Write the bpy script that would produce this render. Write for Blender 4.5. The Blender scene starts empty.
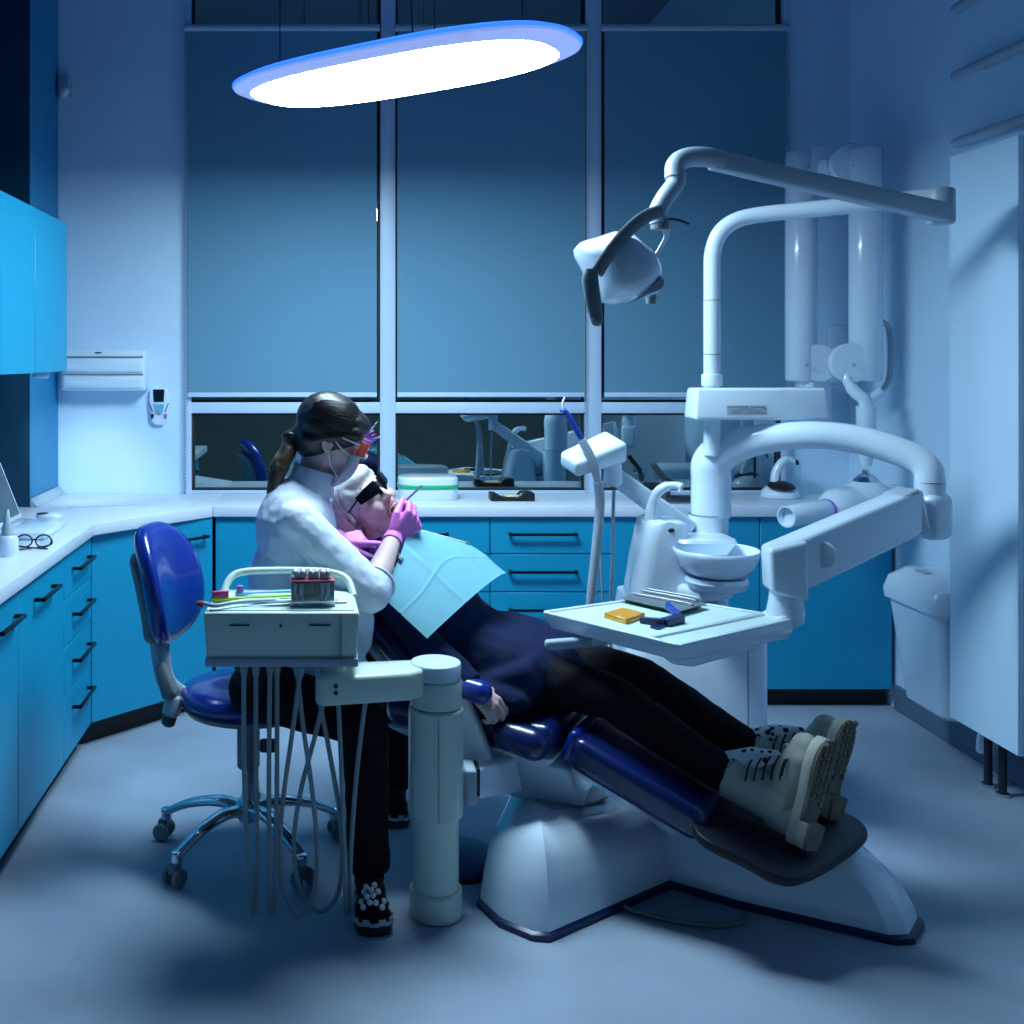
import bpy, bmesh, math, random
from mathutils import Vector, Matrix, Euler, Quaternion, noise
random.seed(7)
V = Vector
F_PX, CX, CY, CAMZ = 1024.0, 334.0, 358.0, 1.553
scene = bpy.context.scene
COL = scene.collection
PI = math.pi

def P(px, py, Y):
    """the point of the room that is Y metres in front of the camera and seen at that spot of the photograph"""
    return V(((px - CX) * Y / F_PX, Y, CAMZ - (py - CY) * Y / F_PX))

# ------------------------------------------------------------------ materials
def mat(name, col, rough=0.5, metal=0.0, var=0.0, scale=8.0, coat=0.0, bump=0.0, bscale=60.0, spec=0.5,
        emit=None, estr=0.0, alpha=1.0, sss=0.0):
    m = bpy.data.materials.new(name); m.use_nodes = True
    nt = m.node_tree; b = nt.nodes['Principled BSDF']
    b.inputs['Base Color'].default_value = (*col, 1)
    b.inputs['Roughness'].default_value = rough
    b.inputs['Metallic'].default_value = metal
    b.inputs['Specular IOR Level'].default_value = spec
    b.inputs['Coat Weight'].default_value = coat
    b.inputs['Coat Roughness'].default_value = 0.08
    b.inputs['Alpha'].default_value = alpha
    if sss:
        b.inputs['Subsurface Weight'].default_value = sss
        b.inputs['Subsurface Radius'].default_value = (0.02, 0.008, 0.005)
    if emit:
        b.inputs['Emission Color'].default_value = (*emit, 1)
        b.inputs['Emission Strength'].default_value = estr
    tc = nt.nodes.new('ShaderNodeTexCoord')
    if var > 0:
        n = nt.nodes.new('ShaderNodeTexNoise'); n.inputs['Scale'].default_value = scale
        n.inputs['Detail'].default_value = 6
        r = nt.nodes.new('ShaderNodeValToRGB')
        r.color_ramp.elements[0].position = 0.3; r.color_ramp.elements[1].position = 0.7
        r.color_ramp.elements[0].color = (*[c * (1 - var) for c in col], 1)
        r.color_ramp.elements[1].color = (*[min(1, c * (1 + var)) for c in col], 1)
        nt.links.new(tc.outputs['Object'], n.inputs['Vector'])
        nt.links.new(n.outputs['Fac'], r.inputs['Fac'])
        nt.links.new(r.outputs['Color'], b.inputs['Base Color'])
    if bump > 0:
        n2 = nt.nodes.new('ShaderNodeTexNoise'); n2.inputs['Scale'].default_value = bscale
        n2.inputs['Detail'].default_value = 4
        bp = nt.nodes.new('ShaderNodeBump'); bp.inputs['Strength'].default_value = bump
        bp.inputs['Distance'].default_value = 0.01
        nt.links.new(tc.outputs['Object'], n2.inputs['Vector'])
        nt.links.new(n2.outputs['Fac'], bp.inputs['Height'])
        nt.links.new(bp.outputs['Normal'], b.inputs['Normal'])
    return m

def streaks(name, c0, c1, rough, scale, direction):
    m = mat(name, c0, rough); nt = m.node_tree; b = nt.nodes['Principled BSDF']
    tc = nt.nodes.new('ShaderNodeTexCoord')
    mp = nt.nodes.new('ShaderNodeMapping'); mp.inputs['Scale'].default_value = direction
    n = nt.nodes.new('ShaderNodeTexNoise'); n.inputs['Scale'].default_value = scale; n.inputs['Detail'].default_value = 4
    r = nt.nodes.new('ShaderNodeValToRGB')
    r.color_ramp.elements[0].position = 0.35; r.color_ramp.elements[1].position = 0.65
    r.color_ramp.elements[0].color = (*c0, 1); r.color_ramp.elements[1].color = (*c1, 1)
    bp = nt.nodes.new('ShaderNodeBump'); bp.inputs['Strength'].default_value = 0.5; bp.inputs['Distance'].default_value = 0.004
    nt.links.new(tc.outputs['Object'], mp.inputs['Vector']); nt.links.new(mp.outputs['Vector'], n.inputs['Vector'])
    nt.links.new(n.outputs['Fac'], r.inputs['Fac']); nt.links.new(r.outputs['Color'], b.inputs['Base Color'])
    nt.links.new(n.outputs['Fac'], bp.inputs['Height']); nt.links.new(bp.outputs['Normal'], b.inputs['Normal'])
    return m

def glass_mat(name, tint, refl, rough=0.0):
    m = bpy.data.materials.new(name); m.use_nodes = True; nt = m.node_tree
    nt.nodes.remove(nt.nodes['Principled BSDF'])
    out = nt.nodes['Material Output']
    g = nt.nodes.new('ShaderNodeBsdfGlossy'); g.inputs['Color'].default_value = (0.8, 0.95, 1, 1); g.inputs['Roughness'].default_value = rough
    t = nt.nodes.new('ShaderNodeBsdfTransparent'); t.inputs['Color'].default_value = (*tint, 1)
    mx = nt.nodes.new('ShaderNodeMixShader'); mx.inputs['Fac'].default_value = refl
    nt.links.new(t.outputs[0], mx.inputs[1]); nt.links.new(g.outputs[0], mx.inputs[2]); nt.links.new(mx.outputs[0], out.inputs['Surface'])
    return m

M = {}
M['wall'] = mat('wall_paint', (0.60, 0.80, 0.98), 0.7, var=0.02, scale=3, bump=0.03, bscale=150)
M['dark_wall'] = mat('rear_wall_paint', (0.26, 0.32, 0.28), 0.8, var=0.05)
M['ceiling'] = mat('ceiling_paint', (0.22, 0.28, 0.38), 0.8, var=0.02)
M['floor'] = mat('poured_concrete', (0.30, 0.38, 0.49), 0.62, var=0.16, scale=2.2, bump=0.05, bscale=30)
M['cab'] = mat('cabinet_blue', (0.003, 0.305, 0.53), 0.42, var=0.02, scale=2)
M['pier'] = mat('pier_blue', (0.01, 0.23, 0.47), 0.5, var=0.02)
M['plinth'] = mat('plinth_black', (0.006, 0.006, 0.008), 0.6, var=0.1)
M['worktop'] = mat('worktop_white', (0.72, 0.80, 0.92), 0.35, var=0.02, scale=12)
M['handle'] = mat('handle_black', (0.015, 0.015, 0.02), 0.3, 0.6, var=0.05)
M['frame'] = mat('window_frame_white', (0.56, 0.70, 0.90), 0.4, var=0.02)
M['rubber'] = mat('rubber_black', (0.01, 0.012, 0.014), 0.6, var=0.1)
M['blind'] = mat('blind_fabric', (0.125, 0.29, 0.42), 0.85, var=0.03, scale=120, bump=0.04, bscale=400)
M['glass'] = glass_mat('window_glass', (0.5, 0.62, 0.62), 0.42)
M['clear'] = glass_mat('clear_plastic', (0.9, 0.95, 0.97), 0.12)
M['white'] = mat('gloss_white_plastic', (0.70, 0.83, 0.97), 0.22, coat=0.5, var=0.015, scale=3)
M['cream'] = mat('ivory_plastic', (0.64, 0.76, 0.69), 0.35, coat=0.2, var=0.02, scale=3)
M['creamtop'] = mat('mint_rubber_mat', (0.55, 0.72, 0.70), 0.6, var=0.02)
M['lgrey'] = mat('light_grey_plastic', (0.38, 0.47, 0.57), 0.4, var=0.03)
M['grey'] = mat('grey_plastic', (0.16, 0.20, 0.23), 0.45, var=0.04)
M['dgrey'] = mat('dark_grey_plastic', (0.04, 0.05, 0.06), 0.5, var=0.05)
M['black'] = mat('black_plastic', (0.008, 0.008, 0.01), 0.4, var=0.1)
M['chrome'] = mat('chrome', (0.62, 0.68, 0.75), 0.12, 1.0, var=0.03)
M['steel'] = mat('steel', (0.36, 0.39, 0.43), 0.5, 1.0, var=0.05)
M['vinyl'] = mat('blue_vinyl', (0.004, 0.022, 0.26), 0.28, coat=0.6, var=0.03, scale=6, bump=0.02, bscale=200)
M['navyvinyl'] = mat('navy_vinyl', (0.004, 0.013, 0.10), 0.28, coat=0.5, var=0.04, scale=6, bump=0.03, bscale=200)
M['footpad'] = mat('footrest_vinyl', (0.006, 0.009, 0.024), 0.5, var=0.08)
M['hose'] = mat('grey_hose', (0.27, 0.35, 0.39), 0.45, var=0.04, scale=40)
M['panel'] = mat('lamp_panel', (0.9, 0.95, 1), 0.6, var=0.01, emit=(0.62, 0.86, 1.0), estr=55.0)
M['halo'] = mat('lamp_blue_edge', (0.1, 0.3, 0.9), 0.5, var=0.01, emit=(0.02, 0.10, 1.0), estr=2.5)
M['halotop'] = mat('lamp_blue_uplight', (0.1, 0.3, 0.9), 0.5, var=0.01, emit=(0.03, 0.20, 1.0), estr=1.7)
M['lamprim'] = mat('lamp_rim', (0.45, 0.55, 0.95), 0.4, var=0.02, emit=(.36, .44, .85), estr=.6)
M['skin'] = mat('skin', (0.66, 0.46, 0.45), 0.5, var=0.04, scale=15, sss=0.08)
M['lip'] = mat('lip', (0.55, 0.18, 0.22), 0.4, var=0.05)
M['mouthdark'] = mat('mouth_inside', (0.09, 0.012, 0.018), 0.5, var=0.1)
M['tooth'] = mat('tooth', (0.75, 0.75, 0.72), 0.25, var=0.03)
M['coat'] = mat('white_coat_cotton', (0.68, 0.76, 0.92), 0.8, var=0.03, scale=20, bump=0.12, bscale=14)
M['trousers'] = mat('black_trousers', (0.004, 0.005, 0.010), 0.85, spec=.2, var=0.1, bump=0.1, bscale=20)
M['tunic'] = mat('navy_tunic_wool', (0.004, 0.012, 0.052), 0.85, spec=.2, var=0.1, bump=0.1, bscale=18)
M['bib'] = mat('paper_bib', (0.34, 0.76, 0.88), 0.7, var=0.015, scale=10, bump=0.05, bscale=25)
M['glove'] = mat('pink_nitrile', (0.74, 0.20, 0.66), 0.42, var=0.04, scale=25, bump=0.05, bscale=120)
M['mask'] = mat('mask_paper', (0.78, 0.80, 0.92), 0.8, var=0.03, bump=0.1, bscale=60)
M['darkhair'] = streaks('dark_brown_hair', (0.004, 0.004, 0.006), (0.018, 0.014, 0.018), 0.42, 70, (.25, 1, .7))
M['tailhair'] = streaks('ponytail_hair', (0.02, 0.014, 0.008), (0.16, 0.115, 0.06), 0.45, 60, (1, 1, 0.12))
M['blond'] = streaks('ash_blond_hair', (0.40, 0.39, 0.40), (0.66, 0.64, 0.64), 0.5, 70, (.35, 1, .6))
M['blonddark'] = mat('blond_lowlight', (.26, .245, .25), .5, var=.1, scale=30)
M['shades'] = mat('shades_black', (0.004, 0.004, 0.008), 0.08, coat=0.8, var=0.05)
M['orange'] = mat('goggle_orange', (0.85, 0.10, 0.02), 0.15, var=0.03, alpha=0.85, emit=None)
M['purple'] = mat('goggle_purple', (0.35, 0.2, 0.7), 0.3, var=0.03)
M['boot'] = mat('boot_leather', (0.54, 0.55, 0.47), 0.6, var=0.06, scale=12, bump=0.06, bscale=80)
M['sole'] = mat('boot_sole', (0.17, 0.145, 0.11), 0.8, var=0.2, scale=30, bump=0.3, bscale=60)
M['soleedge'] = mat('boot_sole_edge', (0.48, 0.49, 0.43), 0.7, var=0.06)
M['lace'] = mat('black_lace', (0.01, 0.01, 0.015), 0.7, var=0.1)
M['pearl'] = mat('pearl', (0.75, 0.77, 0.85), 0.15, coat=0.6, var=0.03)
M['teal'] = mat('teal_plastic', (0.02, 0.35, 0.25), 0.4, var=0.03)
M['green'] = mat('green_band', (0.02, 0.42, 0.20), 0.4, var=0.03)
M['lime'] = mat('lime_plastic', (0.40, 0.65, 0.05), 0.35, var=0.03)
M['magenta'] = mat('magenta_bristle', (0.45, 0.02, 0.16), 0.6, var=0.05, bump=0.3, bscale=200)
M['lilac'] = mat('lilac_plastic', (0.30, 0.12, 0.50), 0.5, var=0.05)
M['amber'] = mat('amber_plastic', (0.85, 0.42, 0.02), 0.35, var=0.04, scale=20)
M['bluep'] = mat('blue_plastic', (0.01, 0.06, 0.40), 0.35, var=0.04)
M['darkblue'] = mat('dark_blue_plastic', (0.006, 0.02, 0.09), 0.35, var=0.04)
M['gum'] = mat('gum_acrylic', (0.35, 0.07, 0.09), 0.35, var=0.06)
M['cementcream'] = mat('cream_block', (0.75, 0.68, 0.40), 0.6, var=0.04)
M['screen'] = mat('laptop_screen', (0.01, 0.03, 0.05), 0.2, var=0.02, emit=(0.10, 0.3, 0.4), estr=.08)
M['lcd'] = mat('lcd_dark', (0.005, 0.012, 0.025), 0.2, var=0.05)
M['sky'] = mat('pale_blue_print', (0.16, 0.45, 0.72), 0.5, var=0.03)
M['paper'] = mat('paper_sheet', (0.66, 0.76, 0.88), 0.6, var=0.01)
M['strip'] = mat('cabinet_striplight', (0.8, 0.9, 0.9), 0.5, var=0.01, emit=(0.75, 1.0, 0.85), estr=40.0)
M['wire'] = mat('steel_wire', (0.05, 0.06, 0.08), 0.4, 0.8, var=0.05)
M['spots'] = mat('black_white_sock', (0.7, 0.72, 0.75), 0.8, var=0.02)
nt = M['spots'].node_tree; vo = nt.nodes.new('ShaderNodeTexVoronoi'); vo.inputs['Scale'].default_value = 45
rp = nt.nodes.new('ShaderNodeValToRGB'); rp.color_ramp.interpolation = 'CONSTANT'
rp.color_ramp.elements[0].color = (0.01, 0.01, 0.015, 1); rp.color_ramp.elements[1].color = (0.86, 0.88, 0.92, 1); rp.color_ramp.elements[1].position = 0.36
tcn = nt.nodes.new('ShaderNodeTexCoord'); nt.links.new(tcn.outputs['Object'], vo.inputs['Vector'])
nt.links.new(vo.outputs['Distance'], rp.inputs['Fac']); nt.links.new(rp.outputs['Color'], nt.nodes['Principled BSDF'].inputs['Base Color'])

# ------------------------------------------------------------------ mesh helpers
def frame_z(d, hint=None):
    """three axes x, y, z with z along d"""
    z = V(d).normalized()
    h = V(hint) if hint is not None else (V((0, 0, 1)) if abs(z.z) < 0.95 else V((0, 1, 0)))
    x = h.cross(z)
    if x.length < 1e-6: x = V((1, 0, 0)).cross(z)
    x.normalize(); y = z.cross(x)
    return x, y, z

def spl(pts, n=6, closed=False):
    """smooth path through points (any tuple length)"""
    pts = [tuple(p) for p in pts]; out = []; N = len(pts)
    rng = range(N if closed else N - 1)
    for i in rng:
        g = lambda k: pts[k % N] if closed else pts[max(0, min(N - 1, k))]
        p0, p1, p2, p3 = g(i - 1), g(i), g(i + 1), g(i + 2)
        for j in range(n):
            t = j / n
            out.append(tuple(0.5 * ((2 * b) + (-a + c) * t + (2 * a - 5 * b + 4 * c - d) * t * t + (-a + 3 * b - 3 * c + d) * t ** 3)
                             for a, b, c, d in zip(p0, p1, p2, p3)))
    if not closed: out.append(pts[-1])
    return out

class MB:
    def __init__(s): s.bm = bmesh.new()
    def _bev(s, faces, off, seg=3, ang=0.4):
        es = set()
        for f in faces:
            for e in f.edges: es.add(e)
        es = [e for e in es if len(e.link_faces) == 2 and e.calc_face_angle(0) > ang]
        if off > 0 and es:
            bmesh.ops.bevel(s.bm, geom=es, offset=off, segments=seg, affect='EDGES', profile=0.5, clamp_overlap=True)
    def hexa(s, p, bev=0, seg=3):
        v = [s.bm.verts.new(V(q)) for q in p]
        fs = [s.bm.faces.new([v[i] for i in f]) for f in ((3, 2, 1, 0), (4, 5, 6, 7), (0, 1, 5, 4), (1, 2, 6, 5), (2, 3, 7, 6), (3, 0, 4, 7))]
        bmesh.ops.recalc_face_normals(s.bm, faces=fs)
        s._bev(fs, bev, seg); return s
    def box(s, c, d, bev=0, rot=None, seg=3):
        c = V(c); R = rot if rot is not None else Matrix.Identity(3)
        hx, hy, hz = d[0] / 2, d[1] / 2, d[2] / 2
        return s.hexa([c + R @ V((x, y, z)) for x, y, z in ((-hx, -hy, -hz), (hx, -hy, -hz), (hx, hy, -hz), (-hx, hy, -hz),
                      (-hx, -hy, hz), (hx, -hy, hz), (hx, hy, hz), (-hx, hy, hz))], bev, seg)
    def lo(s, a, b, bev=0, seg=3):
        a = V(a); b = V(b)
        return s.box((a + b) / 2, (abs(b.x - a.x), abs(b.y - a.y), abs(b.z - a.z)), bev, None, seg)
    def beam(s, p0, p1, w, h, bev=0, up=(0, 0, 1), w1=None, h1=None, seg=3):
        p0 = V(p0); p1 = V(p1); x, y, z = frame_z(p1 - p0, up)
        w1 = w if w1 is None else w1; h1 = h if h1 is None else h1
        q = []
        for p, a, b in ((p0, w, h), (p1, w1, h1)):
            q += [p - x * a / 2 - y * b / 2, p + x * a / 2 - y * b / 2, p + x * a / 2 + y * b / 2, p - x * a / 2 + y * b / 2]
        return s.hexa(q, bev, seg)
    def loft(s, rings, cap0=True, cap1=True):
        vs = [[s.bm.verts.new(V(p)) for p in r] for r in rings]
        fs = []; n = len(rings[0])
        for a, b in zip(vs, vs[1:]):
            for i in range(n):
                fs.append(s.bm.faces.new((a[i], a[(i + 1) % n], b[(i + 1) % n], b[i])))
        if cap0: fs.append(s.bm.faces.new(vs[0][::-1]))
        if cap1: fs.append(s.bm.faces.new(vs[-1]))
        bmesh.ops.recalc_face_normals(s.bm, faces=fs)
        return fs
    def tube(s, pts, r, n=14, flat=1.0, hint=None, caps=True, closed=False):
        """swept tube; r a number or one per point; flat squeezes it along the frame's second axis"""
        pts = [V(p) for p in pts]; N = len(pts)
        rs = r if isinstance(r, (list, tuple)) else [r] * N
        t0 = (pts[1] - pts[0]).normalized(); x, y, _ = frame_z(t0, hint); rings = []; pt = t0
        for i, p in enumerate(pts):
            a = pts[(i - 1) % N] if closed else pts[max(0, i - 1)]
            b = pts[(i + 1) % N] if closed else pts[min(N - 1, i + 1)]
            t = (b - a).normalized()
            q = pt.rotation_difference(t); x = q @ x; y = q @ y; pt = t
            rings.append([p + x * math.cos(2 * PI * k / n) * rs[i] + y * math.sin(2 * PI * k / n) * rs[i] * flat for k in range(n)])
        if closed: rings.append(rings[0][:]); s.loft(rings, False, False); bmesh.ops.remove_doubles(s.bm, verts=s.bm.verts[:], dist=1e-5)
        else: s.loft(rings, caps, caps)
        return s
    def lathe(s, prof, c=(0, 0, 0), axis=(0, 0, 1), n=32, hint=None, sx=1.0, sy=1.0):
        """profile of (radius, height) turned about the axis through c"""
        c = V(c); x, y, z = frame_z(axis, hint); rings = []
        for r, h in prof:
            r = max(r, 1e-4)
            rings.append([c + z * h + x * math.cos(2 * PI * k / n) * r * sx + y * math.sin(2 * PI * k / n) * r * sy for k in range(n)])
        s.loft(rings); return s
    def cyl(s, p0, p1, r, r1=None, n=24, bev=0.0):
        p0 = V(p0); p1 = V(p1); L = (p1 - p0).length; r1 = r if r1 is None else r1
        prof = [(r, 0), (r1, L)] if bev <= 0 else [(r - bev, 0), (r - bev * .3, bev * .3), (r, bev), (r1, L - bev), (r1 - bev * .3, L - bev * .3), (r1 - bev, L)]
        return s.lathe(prof, p0, p1 - p0, n)
    def ell(s, c, rad, rot=None, n=20, m=12):
        c = V(c); R = rot if rot is not None else Matrix.Identity(3); rings = []
        for j in range(m + 1):
            th = PI * j / m; sr = max(math.sin(th), 0.01); h = -math.cos(th)
            rings.append([c + R @ V((rad[0] * sr * math.cos(2 * PI * k / n), rad[1] * sr * math.sin(2 * PI * k / n), rad[2] * h)) for k in range(n)])
        s.loft(rings); return s
    def cap(s, p0, p1, r0, r1, n=16):
        """capsule that tapers from r0 to r1"""
        p0 = V(p0); p1 = V(p1); L = (p1 - p0).length; prof = []
        for j in range(6): a = PI / 2 * j / 5; prof.append((r0 * math.sin(a), -r0 * math.cos(a)))
        for j in range(1, 6): a = PI / 2 * j / 5; prof.append((r1 * math.cos(a), L + r1 * math.sin(a)))
        prof.insert(6, (r1, L)); return s.lathe(prof, p0, p1 - p0, n)
    def slab(s, pts, off, bev=0, seg=3):
        """flat polygon given thickness by a vector"""
        off = V(off); a = [s.bm.verts.new(V(p)) for p in pts]; b = [s.bm.verts.new(V(p) + off) for p in pts]; n = len(pts)
        fs = [s.bm.faces.new(a), s.bm.faces.new(b[::-1])]
        for i in range(n): fs.append(s.bm.faces.new((a[i], b[i], b[(i + 1) % n], a[(i + 1) % n])))
        bmesh.ops.recalc_face_normals(s.bm, faces=fs)
        s._bev(fs, bev, seg, 0.6); return s
    def grid(s, fn, nu, nv, thick=None):
        """sheet fn(u, v) -> (point); thick gives it a real thickness along fn's normal"""
        g = [[s.bm.verts.new(V(fn(i / nu, j / nv))) for j in range(nv + 1)] for i in range(nu + 1)]
        fs = [s.bm.faces.new((g[i][j], g[i + 1][j], g[i + 1][j + 1], g[i][j + 1])) for i in range(nu) for j in range(nv)]
        if thick: bmesh.ops.solidify(s.bm, geom=fs, thickness=thick)
        return s
    def build(s, name, m, parent=None, ang=38, origin=None, sub=0):
        me = bpy.data.meshes.new(name)
        o0 = V(parent['_w']) if parent is not None and '_w' in parent else V((0, 0, 0))
        own = V(origin) if origin is not None else (o0 if parent is not None else V((0, 0, 0)))
        if own.length: bmesh.ops.translate(s.bm, verts=s.bm.verts[:], vec=-own)
        s.bm.to_mesh(me); s.bm.free()
        return finish(name, me, m, parent, own, o0, ang, sub)

def finish(name, me, m, parent, own, o0, ang=38, sub=0):
    me.shade_smooth()
    if ang < 180: me.set_sharp_from_angle(angle=math.radians(ang))
    for q in (m if isinstance(m, list) else [m]): me.materials.append(q)
    o = bpy.data.objects.new(name, me); COL.objects.link(o)
    if parent is not None: o.parent = parent
    o.location = own - o0
    o['_w'] = tuple(own)
    if sub:
        md = o.modifiers.new('smooth', 'SUBSURF'); md.levels = sub; md.render_levels = sub
    return o

def thing(name, loc, label, cat, group=None):
    o = bpy.data.objects.new(name, None); COL.objects.link(o); o.empty_display_size = 0.05
    o.location = loc; o['_w'] = tuple(loc); return tag(o, label, cat, group)
def tag(o, label, cat, group=None):
    o['label'] = label; o['category'] = cat
    if group: o['group'] = group
    return o
def lab(o, text): o['label'] = text; return o
def structure(o): o['kind'] = 'structure'; return o

def blob(mb, name, m, parent, voxel=0.006, smooth=4, wrinkle=0.0, wsize=0.08, ang=180, extra=None):
    """fuse overlapping closed solids into one continuous skin"""
    me = bpy.data.meshes.new('tmp'); mb.bm.to_mesh(me); mb.bm.free()
    o = bpy.data.objects.new('tmp', me); COL.objects.link(o)
    r = o.modifiers.new('r', 'REMESH'); r.mode = 'VOXEL'; r.voxel_size = voxel
    if smooth:
        k = o.modifiers.new('s', 'SMOOTH'); k.factor = 0.5; k.iterations = smooth
    if wrinkle:
        tx = bpy.data.textures.new('folds', 'CLOUDS'); tx.noise_scale = wsize; tx.noise_depth = 2
        d = o.modifiers.new('d', 'DISPLACE'); d.texture = tx; d.strength = wrinkle; d.mid_level = 0.5
    dg = bpy.context.evaluated_depsgraph_get()
    out = bpy.data.meshes.new_from_object(o.evaluated_get(dg)); out.name = name
    bpy.data.objects.remove(o); bpy.data.meshes.remove(me)
    o0 = V(parent['_w']); out.transform(Matrix.Translation(-o0))
    return finish(name, out, m, parent, o0, o0, ang)
# ------------------------------------------------------------------ camera
cam = bpy.data.cameras.new('camera'); co = bpy.data.objects.new('camera', cam); COL.objects.link(co)
co.location = (0, 0, CAMZ); co.rotation_euler = (PI / 2, 0, 0)
cam.sensor_fit = 'HORIZONTAL'; cam.sensor_width = 36; cam.lens = 36 * F_PX / 1024
cam.shift_x = (512 - CX) / 1024; cam.shift_y = -(512 - CY) / 1024; cam.clip_start = 0.05
scene.camera = co

# ------------------------------------------------------------------ setting
LW, RW, BW, CEIL, REAR = -1.80, 2.49, 4.95, 4.2, -1.1
structure(MB().lo((LW - .1, REAR - .1, -.08), (RW + .1, BW + .3, 0)).build('floor', M['floor']))
structure(MB().lo((LW - .1, REAR - .1, CEIL), (RW + .1, BW + .3, CEIL + .08)).build('ceiling', M['ceiling']))
structure(MB().lo((LW - .1, REAR, 0), (LW, BW + .2, CEIL)).build('wall_left', M['pier']))
structure(MB().lo((RW, REAR, 0), (RW + .1, BW + .2, CEIL)).build('wall_right', M['wall']))
structure(MB().lo((LW, REAR - .1, 0), (RW, REAR, CEIL)).build('wall_front', M['dark_wall']))
WX0, WX1, WZ0, WZ1 = -.715, 2.195, .90, 3.56
b = MB(); b.lo((LW, BW, 0), (WX0, BW + .2, CEIL)); b.lo((WX1, BW, 0), (RW, BW + .2, CEIL))
b.lo((WX0, BW, 0), (WX1, BW + .2, WZ0)); b.lo((WX0, BW, WZ1), (WX1, BW + .2, CEIL))
structure(b.build('wall_back', M['wall']))
structure(MB().lo((LW, 4.49, 0), (-1.333, BW, CEIL)).build('wall_corner', M['pier']))
structure(MB().lo((LW, 4.486, .902), (-1.333, 4.4905, CEIL)).build('wall_pier_shade', mat('pier_shade_teal', (.003, .05, .10), .5, var=.03)))  # thin sheet added over the pier front, its shade put into the dark colour
structure(MB().lo((RW - .016, 0.6, 0), (RW, 4.53, .11), .004).build('baseboard_right', mat('baseboard_blue', (.10, .17, .26), .5, var=.04)))
# window
w = thing('window_1', (.74, BW, WZ0), 'three-bay white framed window behind the blinds', 'window'); del w['label'], w['category']; structure(w)
b = MB(); ya, yb = BW - .025, BW + .05
MU = ((WX0, WX0 + .028), (.222, .296), (1.213, 1.287), (2.160, WX1))
for i, (x0, x1) in enumerate(MU): b.lo((x0, ya, WZ0), (x1, yb, WZ1), .004, 2)
for (x0, x1) in ((MU[0][1], MU[1][0]), (MU[1][1], MU[2][0]), (MU[2][1], MU[3][0])):
    b.lo((x0 - .002, ya + .004, 1.287), (x1 + .002, yb, 1.340), .004, 2)
    b.lo((x0 - .002, ya + .004, WZ0), (x1 + .002, yb, WZ0 + .014), .003, 2)
    b.lo((x0 - .002, ya + .004, WZ1 - .05), (x1 + .002, yb, WZ1), .003, 2)
b.build('window_frame', M['frame'], w)
b = MB()
for (x0, x1) in ((MU[0][1], MU[1][0]), (MU[1][1], MU[2][0]), (MU[2][1], MU[3][0])):
    for (z0, z1) in ((WZ0 + .014, 1.287), (1.340, WZ1 - .05)):
        for q in (((x0, z0), (x0 + .012, z1)), ((x1 - .012, z0), (x1, z1)), ((x0, z0), (x1, z0 + .010)), ((x0, z1 - .010), (x1, z1))):
            b.lo((q[0][0], BW + .002, q[0][1]), (q[1][0], BW + .03, q[1][1]))
b.build('gasket', M['rubber'], w)
for (x0, x1) in ((MU[0][1], MU[1][0]), (MU[1][1], MU[2][0]), (MU[2][1], MU[3][0])):
    for (z0, z1) in ((WZ0 + .014, 1.287), (1.340, WZ1 - .05)):
        MB().lo((x0, BW + .018, z0), (x1, BW + .022, z1)).build('pane', M['glass'], w)
# night street behind the glass: a far facade
structure(MB().lo((-9, 12, -3), (12, 12.3, 9)).build('exterior_facade', mat('night_facade', (.10, .16, .16), .8, var=.35, scale=.6)))
# blinds
for (x0, x1, lb) in ((-.700, .205, 'leftmost of the three lowered blue-grey roller blinds, behind the dentist'),
                     (.303, 1.198, 'middle of the three lowered blue-grey roller blinds, under the oval lamp'),
                     (1.296, 2.166, 'rightmost of the three lowered blue-grey roller blinds, behind the examination light')):
    t = thing('roller_blind', ((x0 + x1) / 2, 4.905, 1.374), lb, 'blind', 'roller blinds')
    MB().lo((x0, 4.904, 1.385), (x1, 4.908, 3.13)).build('fabric', M['blind'], t)
    MB().cyl((x0 - .015, 4.905, 3.135), (x1 + .015, 4.905, 3.135), .017).build('roller_tube', M['lgrey'], t)
    MB().lo((x0, 4.899, 1.366), (x1, 4.913, 1.388), .003, 2).build('bottom_bar', M['frame'], t)
    xc = x0 - .010 if x0 < 0 else x1 + .006
    if x0 > 1.2: xc = x1 + .010
    b = MB()
    for off in (-.004, .004):
        z = .93
        while z < 3.12:
            b.box((xc + off, 4.906, z), (.004, .004, .008)); z += .0165
        b.lo((xc + off - .0008, 4.9055, .93), (xc + off + .0008, 4.9065, 3.13))
    b.build('bead_chain', M['lgrey'], t)
# ------------------------------------------------------------------ cabinets
def bar_handle(c, along, out, L, parent, bow=.032):
    """black bar handle: bar with two feet; c is the middle on the face"""
    c = V(c); al = V(along).normalized(); ou = V(out).normalized(); b = MB()
    p0 = c - al * L / 2; p1 = c + al * L / 2
    b.beam(p0 + ou * bow - al * .006, p1 + ou * bow + al * .006, .012, .012, .002, (0, 0, 1), seg=2)
    for p in (p0, p1): b.beam(p + ou * .002, p + ou * (bow + .004), .012, .012, .0015, (0, 0, 1), seg=2)
    b.build('handle', M['handle'], parent)
def face_panel(name, p0, p1, out, z0, z1, parent, th=.019, gap=.0025, m='cab'):
    p0 = V((*p0, 0)); p1 = V((*p1, 0)); d = (p1 - p0).normalized(); o = V((*out, 0)).normalized()
    a = p0 + d * gap; c = p1 - d * gap
    q = [a - o * th, c - o * th, c, a]
    return MB().hexa([x + V((0, 0, z0 + gap)) for x in q] + [x + V((0, 0, z1 - gap)) for x in q], .0015, 1).build(name, M[m], parent)
Z0, Z1 = .10, .852
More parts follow.
